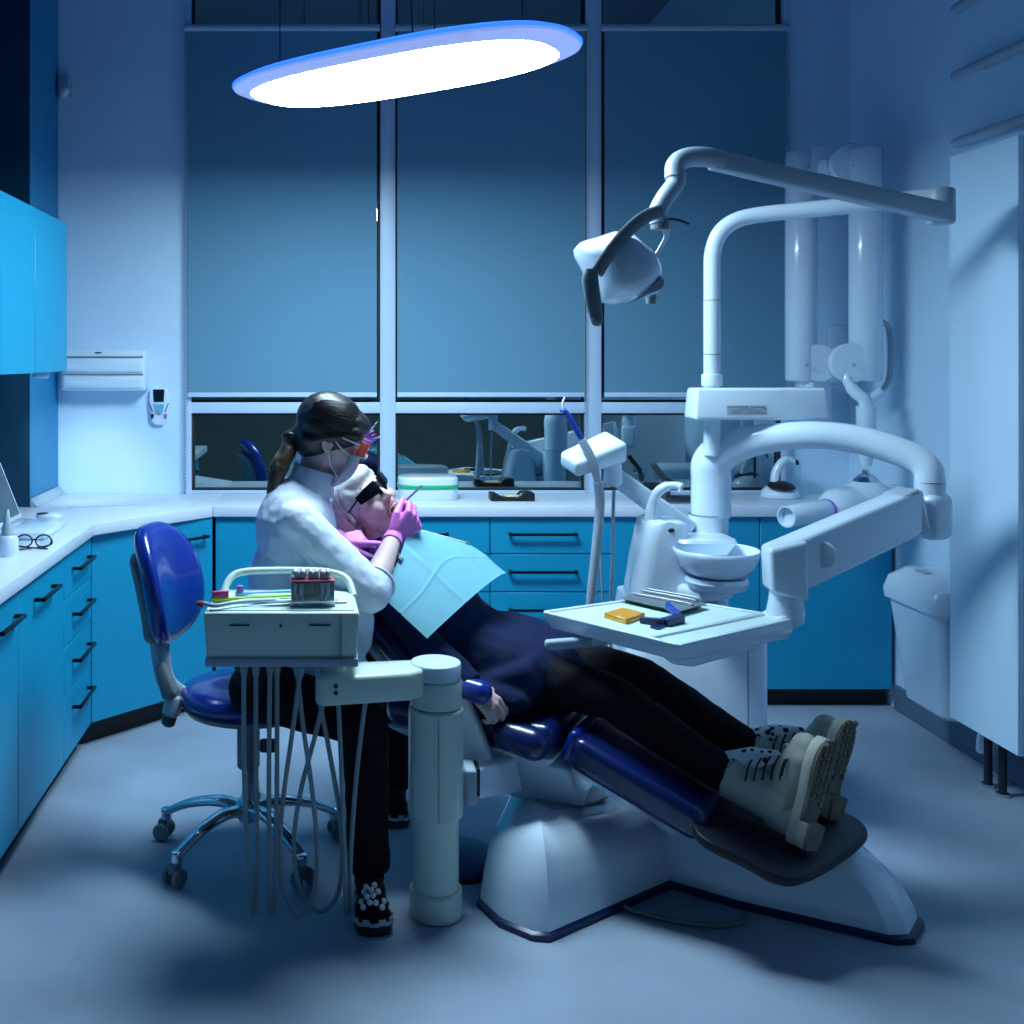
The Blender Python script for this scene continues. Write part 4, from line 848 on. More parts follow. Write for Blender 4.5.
# tap, sink
t = thing('sink_tap', wt(663, 495), 'dark chrome mixer tap behind the cup filler spout', 'tap')
q = V((1.545, 4.78, WT)); b = MB(); b.cyl(q, q + V((0, 0, .075)), .024, bev=.003); b.tube(spl([q + V((0, 0, .07)), q + V((.0, -.05, .085)), q + V((0.01, -.13, .075))], 5), .013, 12); b.build('body', M['chrome'], t, 60)
MB().beam(q + V((0, 0, .082)), q + V((-.06, -.01, .16)), .035, .022, .005).build('lever', M['dgrey'], t)
t = thing('sink', (1.56, 4.70, WT), 'steel sink rim set in the worktop behind the cuspidor tower', 'sink')
b = MB(); 
for a_, c_ in (((1.38, 4.58), (1.76, 4.60)), ((1.38, 4.82), (1.76, 4.84)), ((1.38, 4.60), (1.40, 4.82)), ((1.74, 4.60), (1.76, 4.82))): b.lo((*a_, WT), (*c_, WT + .006), .002, 1)
b.build('rim', M['steel'], t); MB().lo((1.40, 4.60, WT), (1.74, 4.82, WT + .002)).build('basin', M['dgrey'], t)
t = thing('scaler_unit', wt(783, 498), 'small white scaler unit with black cradle on the window worktop', 'dental device')
q = V((2.09, 4.80, WT)); b = MB(); b.lathe([(.085, 0), (.09, .006), (.082, .03), (.055, .055), (.03, .065), (.001, .066)], q, n=36); b.build('base', M['white'], t, 60)
b = MB(); b.lathe([(.058, .056), (.05, .066), (.02, .078), (.001, .08)], q + V((-.008, -.02, 0)), (0, -.25, 1), n=30, sx=1.1); b.build('cradle', M['black'], t, 60)
b = MB(); b.tube(spl([q + V((-.03, -.01, .07)), q + V((-.018, 0, .12)), q + V((.01, .0, .165)), q + V((.045, .0, .178)), q + V((.065, .0, .165))], 5), [.020] * 6 + [.019] * 8 + [.013] * 7, 14); b.build('handpiece', M['white'], t, 60)
b = MB(); b.tube(spl([q + V((.062, 0, .168)), q + V((.078, .0, .17)), q + V((.084, 0, .152))], 4), .007, 10); b.build('handpiece_tip', M['black'], t, 60)
MB().cyl(q + V((-.0, .05, .05)), q + V((-.0, .05, .24)), .006, n=12).build('cable', M['black'], t)
MB().lo(q + V((.045, .02, .0)), q + V((.11, .05, .17)), .004).build('clear_bottle', M['clear'], t)
# laptop
t = thing('laptop', (-1.2, 3.75, WT), 'white laptop with its screen open at the left picture edge', 'laptop')
b = MB(); b.lo((-1.40, 3.66, WT + .003), (-1.035, 3.98, WT + .030), .006, 2); lbod = b.build('base', M['white'], t)
b = MB(); b.lo((-1.40, 3.675, WT + .001), (-1.05, 3.97, WT + .004)); b.build('rubber_feet', M['black'], t)
b = MB(); b.lo((-1.35, 3.69, WT + .0302), (-1.20, 3.95, WT + .0318)); b.build('keyboard', M['lgrey'], t)
for x in (-1.215, -1.185, -1.160, -1.140): MB().lo((x - .007, 3.6588, WT + .012), (x + .006, 3.664, WT + .019)).build('port', M['black'], lbod)
sd = V((-.32, 0, 1)).normalized(); b = MB(); p_ = V((-1.215, 3.80, WT + .034)) 
hx = -1.212
b = MB(); b.hexa([(hx, 3.66, WT + .034), (hx, 3.98, WT + .034), (hx - .012, 3.98, WT + .034), (hx - .012, 3.66, WT + .034), (hx - .085, 3.66, WT + .25), (hx - .085, 3.98, WT + .25), (hx - .097, 3.98, WT + .25), (hx - .097, 3.66, WT + .25)], .003, 2); b.build('screen_lid', M['white'], t)
b = MB(); b.hexa([(hx + .0005 - .005, 3.675, WT + .050), (hx - .0045, 3.965, WT + .050), (hx - .009, 3.965, WT + .050), (hx - .009, 3.675, WT + .050), (hx - .0795, 3.675, WT + .24), (hx - .0795, 3.965, WT + .24), (hx - .085, 3.965, WT + .24), (hx - .085, 3.675, WT + .24)]); b.build('screen', M['screen'], t)
t = thing('computer_mouse', (-1.20, 4.16, WT), 'white computer mouse on the worktop behind the laptop', 'mouse')
b = MB(); b.ell((-1.145, 4.12, WT + .016), (.055, .035, .018)); b.build('shell', M['white'], t); MB().ell((-1.165, 4.105, WT + .029), (.028, .012, .005)).build('wheel', M['dgrey'], t)
b = MB(); b.slab([(-1.16, 4.46, WT), (-.66, 4.62, WT), (-.80, 4.78, WT), (-1.22, 4.66, WT)], (0, 0, .0025), 0); tag(b.build('paper_sheet', M['paper'], origin=(-1, 4.6, WT)), 'flat pale sheet lying on the corner worktop', 'paper')
t = thing('eyeglasses', (-1.03, 3.42, WT), 'black-rimmed eyeglasses lying on the left worktop', 'eyeglasses')
gx, gy = -1.03, 3.515
for s in (-1, 1):
    lens = [V((gx + s * .033 + math.cos(a) * .027, gy + .004 * math.sin(a), WT + .0245 + .0205 * math.sin(a))) for a in [2 * PI * i / 24 for i in range(24)]]
    b = MB(); b.tube(lens, .0028, 8, closed=True); rm = b.build('rim', M['black'], t, 60)
    b = MB(); b.slab(lens, (0, .0015, 0)); b.build('lens', M['clear'], rm)
    b = MB(); b.tube(spl([V((gx + s * .061, gy, WT + .03)), V((gx + s * .06, gy - .02, WT + .014)), V((gx - s * .02, gy - .032 - .008 * s, WT + .004)), V((gx - s * .055, gy - .035 - .008 * s, WT + .0032))], 5), .0026, 8); b.build('temple', M['black'], t, 60)
MB().tube(spl([V((gx - .007, gy, WT + .026)), V((gx, gy, WT + .030)), V((gx + .007, gy, WT + .026))], 3), .0026, 8).build('bridge', M['black'], t)
t = thing('dropper_bottle', (-1.08, 3.37, WT), 'white conical bottle at the left picture edge before the laptop', 'bottle')
q = V((-1.082, 3.39, WT)); MB().lathe([(.036, 0), (.038, .004), (.036, .055), (.028, .066), (.001, .068)], q, n=30).build('body', M['white'], t)
MB().lathe([(.020, .0665), (.017, .085), (.006, .15), (.004, .152), (.001, .152)], q, n=24).build('cone_cap', M['lgrey'], t)
# ------------------------------------------------------------------ things on the bracket tray
TZ = .7828
tA, tU, tW = A, (D_ - A).normalized(), (B_ - A).normalized()
def tp_(px, py, dz=0):
    Y = F_PX * (CAMZ - TZ) / (py - CY); return V(((px - CX) * Y / F_PX, Y, TZ + dz))
t = thing('metal_instrument_tray', tp_(655, 606), 'shallow metal tray with green base holding instruments on the bracket tray', 'tray')
q = [tp_(623, 603), tp_(680, 616), tp_(704, 609), tp_(647, 598)]
qc = (q[0] + q[1] + q[2] + q[3]) / 4
b = MB(); b.hexa([qc + (p - qc) * .86 for p in q] + [p + V((0, 0, .012)) for p in q], .002, 1); b.build('green_base', mat('green_case', (.0, .07, .06), .35, var=.05), t)
b = MB(); b.hexa([p + V((0, 0, .0122)) for p in q] + [qc + (p - qc) * 1.08 + V((0, 0, .018)) for p in q]); b.build('steel_dish', M['steel'], t)
for i, (a_, c_, lb) in enumerate((((631, 600), (690, 611), 'steel mirror lying nearest in the metal tray'), ((640, 597), (694, 607), 'steel probe lying in the middle of the metal tray'), ((645, 595.5), (698, 605), 'steel tweezers lying at the back of the metal tray'))):
    p0, p1 = tp_(*a_, .0225), tp_(*c_, .0225); d = (p1 - p0).normalized()
    tt = thing('hand_instrument', (p0 + p1) / 2, lb, 'dental instrument')
    MB().tube([p0, p0 + d * .02, p1 - d * .04, p1], [.002, .004, .004, .002], 10).build('grip', M['steel'], tt)
    MB().ell(p1 + d * .006, (.008, .008, .003)).build('tip', M['steel'], tt)
t = thing('amber_box', tp_(626, 617), 'small flat amber plastic box on the bracket tray', 'box')
q = [tp_(604, 618), tp_(626, 624.5), tp_(645, 618), tp_(623, 612.5)]
b = MB(); b.hexa(q + [p + V((0, 0, .010)) for p in q], .001, 1); b.build('box_bottom', M['amber'], t)
b = MB(); b.hexa([p + V((0, 0, .0102)) for p in q] + [p + V((0, 0, .016)) for p in q], .0015, 1); b.build('box_lid', mat('amber_lid', (.70, .30, .015), .3, var=.04, scale=20), t)
t = thing('bite_holder', tp_(665, 625), 'dark blue plastic film holder beside the amber box', 'dental instrument')
a0, a1, a2 = tp_(640, 623, .010), tp_(664, 626, .011), tp_(681, 622, .011)
b = MB(); b.beam(a0, a1, .012, .018, .002, UP, .020, .018); b.beam(a1, a2, .03, .020, .002); b.build('bite_block', M['darkblue'], t)
b = MB(); b.beam(tp_(680, 621, .012), tp_(667, 615, .030), .012, .022, .002); b.build('upright_tab', M['bluep'], t)
b = MB(); b.hexa([tp_(650, 628), tp_(658, 630), tp_(672, 625), tp_(664, 623), tp_(650, 628, .006), tp_(658, 630, .006), tp_(672, 625, .006), tp_(664, 623, .006)]); b.build('flap', M['darkblue'], t)
# ------------------------------------------------------------------ people
class Scaled:
    """passes shapes on to a mesh with their radii scaled"""
    def __init__(s, b, k): s.b = b; s.k = k
    def ell(s, c, rad, rot=None, n=20, m=12): s.b.ell(c, [r * s.k for r in rad], rot, n, m)
    def cap(s, p0, p1, r0, r1, n=16): s.b.cap(p0, p1, r0 * s.k, r1 * s.k, n)
    def tube(s, pts, r, n=14): s.b.tube(pts, r * s.k, n)
class Head:
    def __init__(s, c, F, R, k=1.0):
        s.k = k; s.c = V(c); s.F = V(F).normalized(); R = V(R); s.R = (R - s.F * R.dot(s.F)).normalized(); s.U = s.R.cross(s.F)
        s.m = Matrix((s.R, s.F, s.U)).transposed()
    def p(s, r, f, u): return s.c + (s.R * r + s.F * f + s.U * u) * s.k
    def skin(s, bb_, neck, jaw=0.0, nr=.05, er=.073):
        b = Scaled(bb_, s.k)
        b.ell(s.p(0, -.012, .03), (.073, .090, .084), s.m); b.ell(s.p(0, .022, -.018), (.063, .068, .085), s.m)
        b.ell(s.p(0, .030, -.062 - jaw), (.050, .052, .045), s.m); b.ell(s.p(0, .068, -.092 - jaw), (.022, .020, .020), s.m)
        b.cap(s.p(0, .082, .024), s.p(0, .101, -.016), .008, .0125); b.cap(s.p(-.03, .076, .036), s.p(.03, .076, .036), .013, .013)
        for q in (-1, 1):
            b.ell(s.p(q * .011, .094, -.020), (.009, .010, .008), s.m); b.ell(s.p(q * .034, .060, -.020), (.026, .026, .028), s.m)
            b.ell(s.p(q * er, -.018, -.006), (.010, .018, .030), s.m)
            b.tube([s.p(q * (er + .007), -.018 + .017 * math.cos(a), -.002 + .028 * math.sin(a)) for a in [PI * (.1 + 1.25 * i / 12) for i in range(13)]], .0055, 8)
            b.ell(s.p(q * (er + .003), -.012, -.03), (.008, .009, .009), s.m)
        b.cap(s.p(0, -.02, -.05), neck, nr, nr * 1.12)
    def eyes(s, parent):
        for q in (-1, 1):
            e = MB().ell(s.p(q * .031, .074, .018), (.013, .013, .010), s.m).build('eye', M['tooth'], parent, 180)
            MB().ell(s.p(q * .031, .0845, .018), (.005, .003, .005), s.m).build('iris', M['darkhair'], e, 180)
    def shell(s, name, m, parent, r0, r1, u0, u1, fn, th=.0022, nu=20, nv=8):
        return MB().grid(lambda a, v: s.p(r0 + (r1 - r0) * a, fn(r0 + (r1 - r0) * a, u0 + (u1 - u0) * v), u0 + (u1 - u0) * v), nu, nv, th).build(name, m, parent, 180)

def hand(b, w, f, n, side, sc=1.0, curls=((30, 40, 25),) * 4, thumb=(.55, .6, -.35), fat=0.0, spread=.10):
    """palm and five separate fingers; f fingers' direction, n out of the back of the hand, side +1 right, -1 left"""
    w = V(w); f = V(f).normalized(); n = V(n); n = (n - f * n.dot(f)).normalized(); s = n.cross(f) * side
    L = ((.040, .025, .021), (.045, .029, .022), (.042, .027, .021), (.033, .020, .018))
    for i, off in enumerate((.031, .011, -.010, -.029)):
        k = w + f * (.084 - .004 * abs(i - 1)) * sc + s * off * sc
        b.cap(w + s * off * .45 * sc + f * .012, k, (.0165 + fat) * sc, (.0115 + fat) * sc, 10)
        p = k; a = 0; sp = spread * (1.2 - i) * .6
        for j in range(3):
            a += math.radians(curls[i][j])
            d = (f * math.cos(a) - n * math.sin(a) + s * sp * math.cos(a)).normalized()
            q = p + d * L[i][j] * sc
            b.cap(p, q, (.0098 - .0008 * j + fat) * sc, (.0090 - .0009 * j + fat) * sc, 10); p = q
        yield p
    t0 = w + s * .022 * sc + f * .018 * sc; t1 = w + s * .046 * sc + f * .050 * sc - n * .012 * sc
    d = (s * thumb[0] + f * thumb[1] + n * thumb[2]).normalized(); t2 = t1 + d * .034 * sc; t3 = t2 + (d + f * .3 - n * .2).normalized() * .028 * sc
    b.cap(t0, t1, (.016 + fat) * sc, (.0125 + fat) * sc, 10); b.cap(t1, t2, (.0115 + fat) * sc, (.0102 + fat) * sc, 10); b.cap(t2, t3, (.0102 + fat) * sc, (.008 + fat) * sc, 10)
    yield t3
def flat_end(b, pts, r, n=22, flat=1.0, hint=None): b.tube(pts, r, n, flat, hint)

# ---------------- the patient
t = thing('person', (.55, 3.25, .5), 'person lying back in the chair in dark glasses, navy tunic and beige boots', 'person')
H = Head(HD, HF, HR, 1.13)
b = MB(); H.skin(b, NK + V((-.01, .0, .015)), .016, .048, .084)
rotT = Matrix((TD, TP, TN)).transposed()
for s_, rr in ((.10, (.15, .165, .085)), (.28, (.19, .15, .095)), (.47, (.15, .175, .095))): b.ell(bp(s_, 0, -.035), rr, rotT)
hipN, hipF, kneN, kneF = V((.47, 3.20, .61)), V((.57, 3.36, .61)), V((.81, 3.0, .56)), V((.94, 3.14, .57))
ankN, ankF = V((1.128, 2.845, .368)), V((1.278, 3.03, .368))
SHr, ELr, WRr = bp(.05, -.17, -.045), V((.27, 3.085, .70)), V((.405, 2.995, .585))
SHl, ELl, WRl = bp(.05, .17, -.045), V((.48, 3.57, .68)), V((.64, 3.50, .56))
for S_, E_, W_ in ((SHr, ELr, WRr), (SHl, ELl, WRl)): b.cap(S_, E_, .046, .036); b.cap(E_, W_, .036, .026)
for S_, E_, W_ in ((hipN, kneN, ankN), (hipF, kneF, ankF)): b.cap(S_, E_, .078, .054); b.cap(E_, W_, .054, .038)
fd = (P(492, 706, 2.97) - WRr).normalized()
for _ in hand(b, WRr, fd, (-.25, -.5, .83), 1, .93, ((28, 45, 30), (34, 50, 30), (40, 55, 30), (46, 55, 30))): pass
for _ in hand(b, WRl, (.85, -.45, -.15), (.1, .2, 1), -1, .93): pass
body = blob(b, 'body', M['skin'], t, .0042, 3)
H.eyes(t)
# mouth
mo = H.p(0, .088, -.060)
b = MB(); b.ell(H.p(0, .080, -.062), (.0205, .018, .0205), H.m); b.build('mouth', M['mouthdark'], t, 180)
ring = [H.p(.0235 * math.cos(a), .0905 - .010 * abs(math.cos(a)) ** 2 - (.006 if math.sin(a) < 0 else 0), -.061 + .0205 * math.sin(a)) for a in [2 * PI * i / 32 for i in range(32)]]
b = MB(); b.tube(ring, [.0046 + .0022 * abs(math.sin(2 * PI * i / 32)) for i in range(32)] , 10, closed=False); b.tube([ring[-1], ring[0]], .0046, 10); b.build('lips', M['lip'], t, 180)
b = MB()
for i in range(-3, 4): b.box(H.p(i * .0050, .0925 - .0010 * i * i * .35, -.0475), (.0046, .004, .0085), .001, H.m, 2)
b.build('teeth', M['tooth'], t)
# hair
bq = MB(); b = Scaled(bq, 1.13)
b.ell(H.p(0, -.022, .043), (.086, .098, .088), H.m); b.ell(H.p(0, .020, .082), (.070, .068, .036), H.m)
for q in (-1, 1):
    for (f0, u0, f1, u1, ra, rb) in ((-.055, .02, -.075, -.085, .048, .026), (-.02, .035, -.048, -.05, .040, .020), (.030, .060, .012, .010, .026, .012), (-.075, .03, -.095, -.06, .040, .022)):
        b.cap(H.p(q * .055, f0, u0), H.p(q * .064, f1, u1), ra, rb)
b.cap(H.p(.0, -.07, .0), H.p(0, -.088, -.07), .055, .035); b.cap(H.p(.058, -.055, .02), H.p(.082, -.080, -.085), .036, .014); b.cap(H.p(.03, -.07, .01), H.p(.060, -.105, -.09), .040, .018)
blob(bq, 'hair', M['blond'], t, .005, 5, .004, .03)
def strand_mesh(cen, rad, mtx, paths, r0):
    """fine locks lying on the hair: each path is a list of directions, then free points"""
    b = MB()
    for dirs, tail in paths:
        pts = []
        for d in dirs:
            d = V(d).normalized(); k = 1 / math.sqrt(sum((d[i] / rad[i]) ** 2 for i in range(3))); pts.append(cen + mtx @ (d * k))
        pts += tail; pp = spl([tuple(p) for p in pts], 5); n = len(pp)
        b.tube(pp, [r0 * (.35 + .65 * math.sin(PI * min(1, .12 + .88 * i / (n - 1)))) for i in range(n)], 7, .7)
    return b
random.seed(11); paths = []
for q in (-1, 1):
    for i in range(30):
        f0 = -.9 + 1.75 * i / 29 + random.uniform(-.03, .03)
        e = max(-1.0, min(.35, f0 - .35)); j = random.uniform(-.006, .006)
        tail = [H.p(q * (.080 + j), -.022 + .085 * e, -.01 + j), H.p(q * (.076 + j), -.040 + .055 * e, -.055 - .02 * random.random() if e < -.1 else -.018)]
        paths.append(([(q * .10, f0 * .9, .95), (q * .55, f0 * .95 - .05, .75), (q * .9, e, .25)], tail))
strand_mesh(H.p(0, -.022, .043), (.0985, .112, .101), H.m, paths[::2], .0066).build('hair_lock', M['blond'], t, 180)
strand_mesh(H.p(0, -.022, .043), (.0985, .112, .101), H.m, paths[1::2], .0050).build('hair_lock', M['blonddark'], t, 180)
# dark glasses: two lenses, bridge, temples
def gf(r, u): return .100 - 5.8 * r * r
for q in (-1, 1):
    MB().grid(lambda a, v: H.p(q * (.006 + .070 * a), gf(.006 + .070 * a, 0) + .002 - .012 * abs(v - .5) * 0, .024 + (v - .5) * (.042 - .016 * a ** 2) + .006 * a - (.008 * (1 - a) * (1 - v) if a < .2 else 0)), 16, 8, .0025).build('lens', M['shades'], t, 35)
    MB().tube(spl([H.p(q * .074, gf(.074, 0), .034), H.p(q * .080, .03, .026), H.p(q * .083, -.012, .016), H.p(q * .082, -.030, .0)], 5), .0042, 10, .6).build('temple', M['shades'], t)
MB().tube(spl([H.p(-.012, gf(.01, 0) + .002, .034), H.p(0, gf(0, 0) + .004, .037), H.p(.012, gf(.01, 0) + .002, .034)], 4), .0032, 8).build('bridge', M['shades'], t)
# tunic
b = MB()
for s_, rr in ((.115, (.155, .185, .105)), (.28, (.19, .172, .115)), (.46, (.16, .205, .115))): b.ell(bp(s_, 0, -.035), rr, rotT)
for S_, E_, W_ in ((SHr, ELr, WRr), (SHl, ELl, WRl)):
    b.cap(bp(.06, 0, -.045).lerp(S_, .4), S_, .062, .062); b.cap(S_, E_, .062, .050); d = (W_ - E_).normalized()
    flat_end(b, [E_ - d * .02, E_.lerp(W_, .5), W_ - d * .01], [.051, .047, .042])
for S_, E_ in ((hipN, kneN), (hipF, kneF)): b.cap(S_, S_.lerp(E_, .40), .112, .100)
b.cap(bp(.5, 0, -.03), (hipN + hipF) / 2 * .55 + (kneN + kneF) / 2 * .45, .12, .095)
b.ell((.43, 3.07, .545), (.17, .060, .055), Matrix.Rotation(-.5, 3, 'Z')); b.hexa([V((.36, 3.05, .50)), V((.60, 2.98, .56)), V((.66, 3.05, .58)), V((.44, 3.16, .52)), V((.36, 3.07, .56)), V((.57, 3.0, .66)), V((.62, 3.08, .68)), V((.42, 3.18, .62))], .02)
b.lathe([(.052, 0), (.060, .004), (.058, .035), (.051, .036)], NK + V((.0, .0, -.015)), V((-.25, .05, 1)), 24)
blob(b, 'tunic', M['tunic'], t, .006, 5, .014, .07)
# trousers
b = MB()
for S_, E_, W_ in ((hipN, kneN, ankN), (hipF, kneF, ankF)):
    b.cap(S_, E_, .093, .066); b.cap(E_, E_.lerp(W_, .35), .066, .062); b.cap(E_.lerp(W_, .35), E_.lerp(W_, .93), .062, .049)
blob(b, 'trousers', M['trousers'], t, .006, 5, .007, .06)
# bib on the chest
BL, BB, BR, BT = V((.122, 3.05, .862)), V((.2716, 2.985, .735)), P(507, 572, 3.42), P(470, 545, 3.50)
def bibf(a, v):
    p = (BL * (1 - a) + BB * a) * (1 - v) + (BT * (1 - a) + BR * a) * v
    k = math.sin(PI * min(1, v * 1.02)) ** .8
    p = p + TN * (.070 * k) - TD * (.095 * (1 - a) * math.exp(-((v - .45) / .24) ** 2))
    p = p + TN * (.0022 * math.exp(-((a - .5) / .018) ** 2) + .005 * math.exp(-((v - .30) / .014) ** 2) - .003 * math.exp(-((v - .66) / .014) ** 2) + .004 * math.sin(a * 5) * v)
    return p
bb = MB().grid(bibf, 80, 80, .0016).build('paper_bib', M['bib'], t, 60)
b = MB(); ch = [bibf(.012, .22) + TN * .004, bp(.02, -.075, .055), bp(-.01, -.05, .02), bp(-.02, 0, -.055), bp(-.01, .05, .02), bp(.02, .10, .055), bibf(.012, .90) + TN * .004]
b.tube(spl(ch, 6), .0026, 8); b.build('bib_chain', M['steel'], t, 60)
for q in (bibf(.02, .22) + TN * .004, bibf(.02, .90) + TN * .004): MB().beam(q - TP * .012, q + TP * .012, .012, .008, .002, TN).build('bib_clip', M['steel'], t)
# boots
def boot(Hl, toe, name_lab, near):
    T = (toe - Hl); L = T.length; T.normalize()
    N = V((.52, -.82, -.22)); N = (N - T * N.dot(T)).normalized(); S = T.cross(N).normalized()
    N2 = V((.76, -.60, -.24)); N2 = (N2 - T * N2.dot(T)).normalized(); S2 = T.cross(N2).normalized()
    def q(a, s, n):
        return Hl + T * a + S * s + N * n if n > -.08 else Hl + T * a + S2 * s + N * -.06 + N2 * (n + .06)
    def outline(n, k=1.0, a0=0, a1=1.0):
        out = []; W = ((0, .030), (.02, .038), (.07, .040), (.12, .037), (.17, .043), (.21, .050), (.25, .048), (.28, .036), (.297, .014))
        W = [(a * L / .30, w) for a, w in W if a0 <= a / .30 <= a1]
        for a, w in W: out.append(q(a, w * k, n))
        for a, w in W[::-1]: out.append(q(a, -w * k, n))
        return out
    b = MB()
    b.cap(q(.045, 0, -.075), q(.10, 0, -.07), .040, .045); b.cap(q(.10, 0, -.07), q(.20, 0, -.058), .046, .044); b.cap(q(.20, 0, -.056), q(L - .045, 0, -.052), .045, .037)
    b.ell(q(.05, 0, -.052), (.045, .045, .045)); b.ell(q(.21, 0, -.05), (.047, .047, .040))
    an = q(.075, 0, -.15); flat_end(b, [q(.072, 0, -.06), q(.078, 0, -.12), q(.085, 0, -.17), q(.093, 0, -.215)], [.054, .058, .060, .064])
    up = blob(b, 'boot', M['boot'], t, .0045, 4)
    b = MB(); b.loft([outline(-.022, .97), outline(-.018, 1.03), outline(.0, 1.05), outline(.004, 1.0)]); b.build('welt', M['soleedge'], up, 40)
    b = MB(); b.slab(outline(.003, .97), N * .010, .002, 1)
    for i in range(8):
        a = .115 + i * .022
        for s_ in (-.022, 0, .022):
            if i in (0,) and s_ == 0: continue
            ang = .5 * (1 if s_ > 0 else -1 if s_ < 0 else 0)
            b.box(q(a, s_, .0145), (.014, .017, .008), .002, Matrix((T * math.cos(ang) + S * math.sin(ang), S * math.cos(ang) - T * math.sin(ang), N)).transposed(), 1)
    b.build('tread', M['sole'], up, 30)
    b = MB(); b.slab(outline(.004, .98, 0, .36), N * .034, .004, 2); b.build('heel_block', M['sole'], up, 40)
    b = MB(); b.slab(outline(.002, 1.0, 0, .37), N * .028, .003, 1); b.build('heel_edge', M['soleedge'], up, 40)
    # laced throat: eyelets towards the shin
    for i in range(6):
        a = .125 + .010 * i; n = -.165 + .020 * i
        for s_ in (-1, 1):
            c0 = q(a + .040, s_ * .016, n - .0); rad = q(a - .022, s_ * .059, n + .003); mid = q(a + .018, s_ * .049, n)
            MB().tube(spl([c0, mid, rad], 4), .0026, 8).build('lace', M['lace'], up, 60)
    b = MB(); kx = q(.145, 0, -.20); b.cap(q(.115, 0, -.222), q(.160, 0, -.170), .040, .030); b.cap(q(.160, 0, -.170), q(.190, 0, -.115), .030, .016)
    blob(b, 'tongue_sock', M['spots'], up, .004, 3)
    b = MB(); flat_end(b, [q(.09, 0, -.212), q(.0905, 0, -.219)], [.0605, .0600]); b.build('cuff_edge', M['soleedge'], up, 60)
    return up
boot(V((1.232, 2.715, .262)), V((1.322, 2.742, .535)), '', True)
boot(V((1.383, 2.895, .262)), V((1.462, 2.915, .525)), '', False)

# ---------------- the dentist
t = thing('person', (-.13, 3.23, .56), 'person with dark ponytail in white coat, mask and pink gloves seated on stool', 'person')
D = Head((-.005, 3.235, 1.300), (.88, .16, -.45), (-.1, -1, -.04))
SR, ER, WR = V((-.105, 3.065, 1.062)), V((.106, 2.985, .868)), P(394, 537, 3.235)
SL, EL_, WL = V((-.07, 3.375, 1.09)), V((-.08, 3.34, .86)), P(337, 542, 3.29)
hR, kR, aR = V((-.225, 3.035, .572)), V((.085, 2.885, .530)), V((.100, 2.925, .095))
hL, kL, aL = V((-.17, 3.32, .575)), V((.20, 3.43, .545)), V((.205, 3.50, .095))
nb = V((-.075, 3.225, 1.135))
b = MB(); D.skin(b, nb, 0, .05)
b.ell((-.12, 3.22, 1.0), (.10, .15, .15)); b.ell((-.14, 3.22, .83), (.10, .14, .15)); b.ell((-.15, 3.225, .64), (.12, .16, .11))
for S_, E_, W_ in ((SR, ER, WR), (SL, EL_, WL)): b.cap(S_, E_, .040, .036); b.cap(E_, E_.lerp(W_, .35), .036, .038); b.cap(E_.lerp(W_, .35), W_, .039, .026)
for S_, E_, W_ in ((hR, kR, aR), (hL, kL, aL)): b.cap(S_, E_, .072, .052); b.cap(E_, W_, .050, .036)
blob(b, 'body', M['skin'], t, .0045, 3)
D.eyes(t)
# gloves with five fingers each
fR = V((.76, .10, .64)).normalized(); nR = V((.45, -.89, -.05))
b = MB(); tips = list(hand(b, WR, fR, nR, 1, 1.05, ((58, 60, 40), (62, 62, 42), (68, 68, 45), (74, 70, 45)), (.0, .75, -.75), .0012))
da = (ER - WR).normalized(); flat_end(b, [WR - da * .02, WR + da * .012, WR + da * .036], [.027, .0315, .034])
blob(b, 'glove', M['glove'], t, .0026, 3)
fL = V((.93, .10, .12)); nL = V((-.05, -.40, .92))
b = MB(); tl = list(hand(b, WL, fL, nL, -1, 1.0, ((6, 10, 10), (48, 60, 40), (60, 70, 45), (66, 75, 45)), (.15, .9, -.5), .0012))
da = (EL_ - WL).normalized(); flat_end(b, [WL - da * .03, WL + da * .012, WL + da * .040], [.028, .033, .036])
blob(b, 'glove', M['glove'], t, .0026, 3)
# instruments held in the right hand
tipc = (tips[0] + tips[4]) / 2
tt = thing('dental_mirror', tipc, 'thin dental hand instrument held in the pink glove at the mouth', 'dental instrument')
e0 = P(422, 485.5, 3.30); e1 = H.p(.004, .092, -.064)
b = MB(); dd_ = (e0 - e1).normalized(); b.tube([e1 + dd_ * .03, e1 + dd_ * .04, e0 - dd_ * .01, e0], [.0018, .0034, .0034, .0022], 10); b.build('grip', M['steel'], tt)
MB().tube([e1, e1 + dd_ * .032], .0016, 8).build('shank', M['steel'], tt)
# coat
b = MB()
b.ell((-.120, 3.22, 1.015), (.128, .178, .168)); b.ell((-.140, 3.22, .85), (.130, .172, .17)); b.ell((-.135, 3.225, .69), (.150, .190, .13))
b.cap(V((-.09, 3.12, 1.06)), SR, .070, .064); b.cap(V((-.08, 3.33, 1.08)), SL, .070, .070); b.cap(SR, SR.lerp(ER, .8), .066, .062); b.ell(ER, (.060, .060, .060))
b.cap(nb + V((-.02, 0, -.05)), nb + V((-.01, 0, -.01)), .085, .062)
da = (ER - SR).normalized(); dw = (WR - ER).normalized()
flat_end(b, [SR.lerp(ER, .7), SR.lerp(ER, .95), ER + dw * .012, ER + dw * .050], [.064, .063, .061, .058])
b.cap(SL, EL_, .068, .060); dl = (WL - EL_).normalized(); flat_end(b, [EL_ - dl * .02, EL_ + dl * .10, WL - dl * .045], [.058, .050, .044])
b.ell((.030, 3.06, .75), (.090, .060, .14), Matrix.Rotation(.12, 3, 'Y')); b.cap((-.10, 3.12, .66), (.04, 3.02, .62), .098, .072)
b.cap((-.05, 3.2, .8), (.02, 3.12, .8), .10, .075)
blob(b, 'coat', M['coat'], t, .006, 5, .012, .06)
b = MB(); cp = []
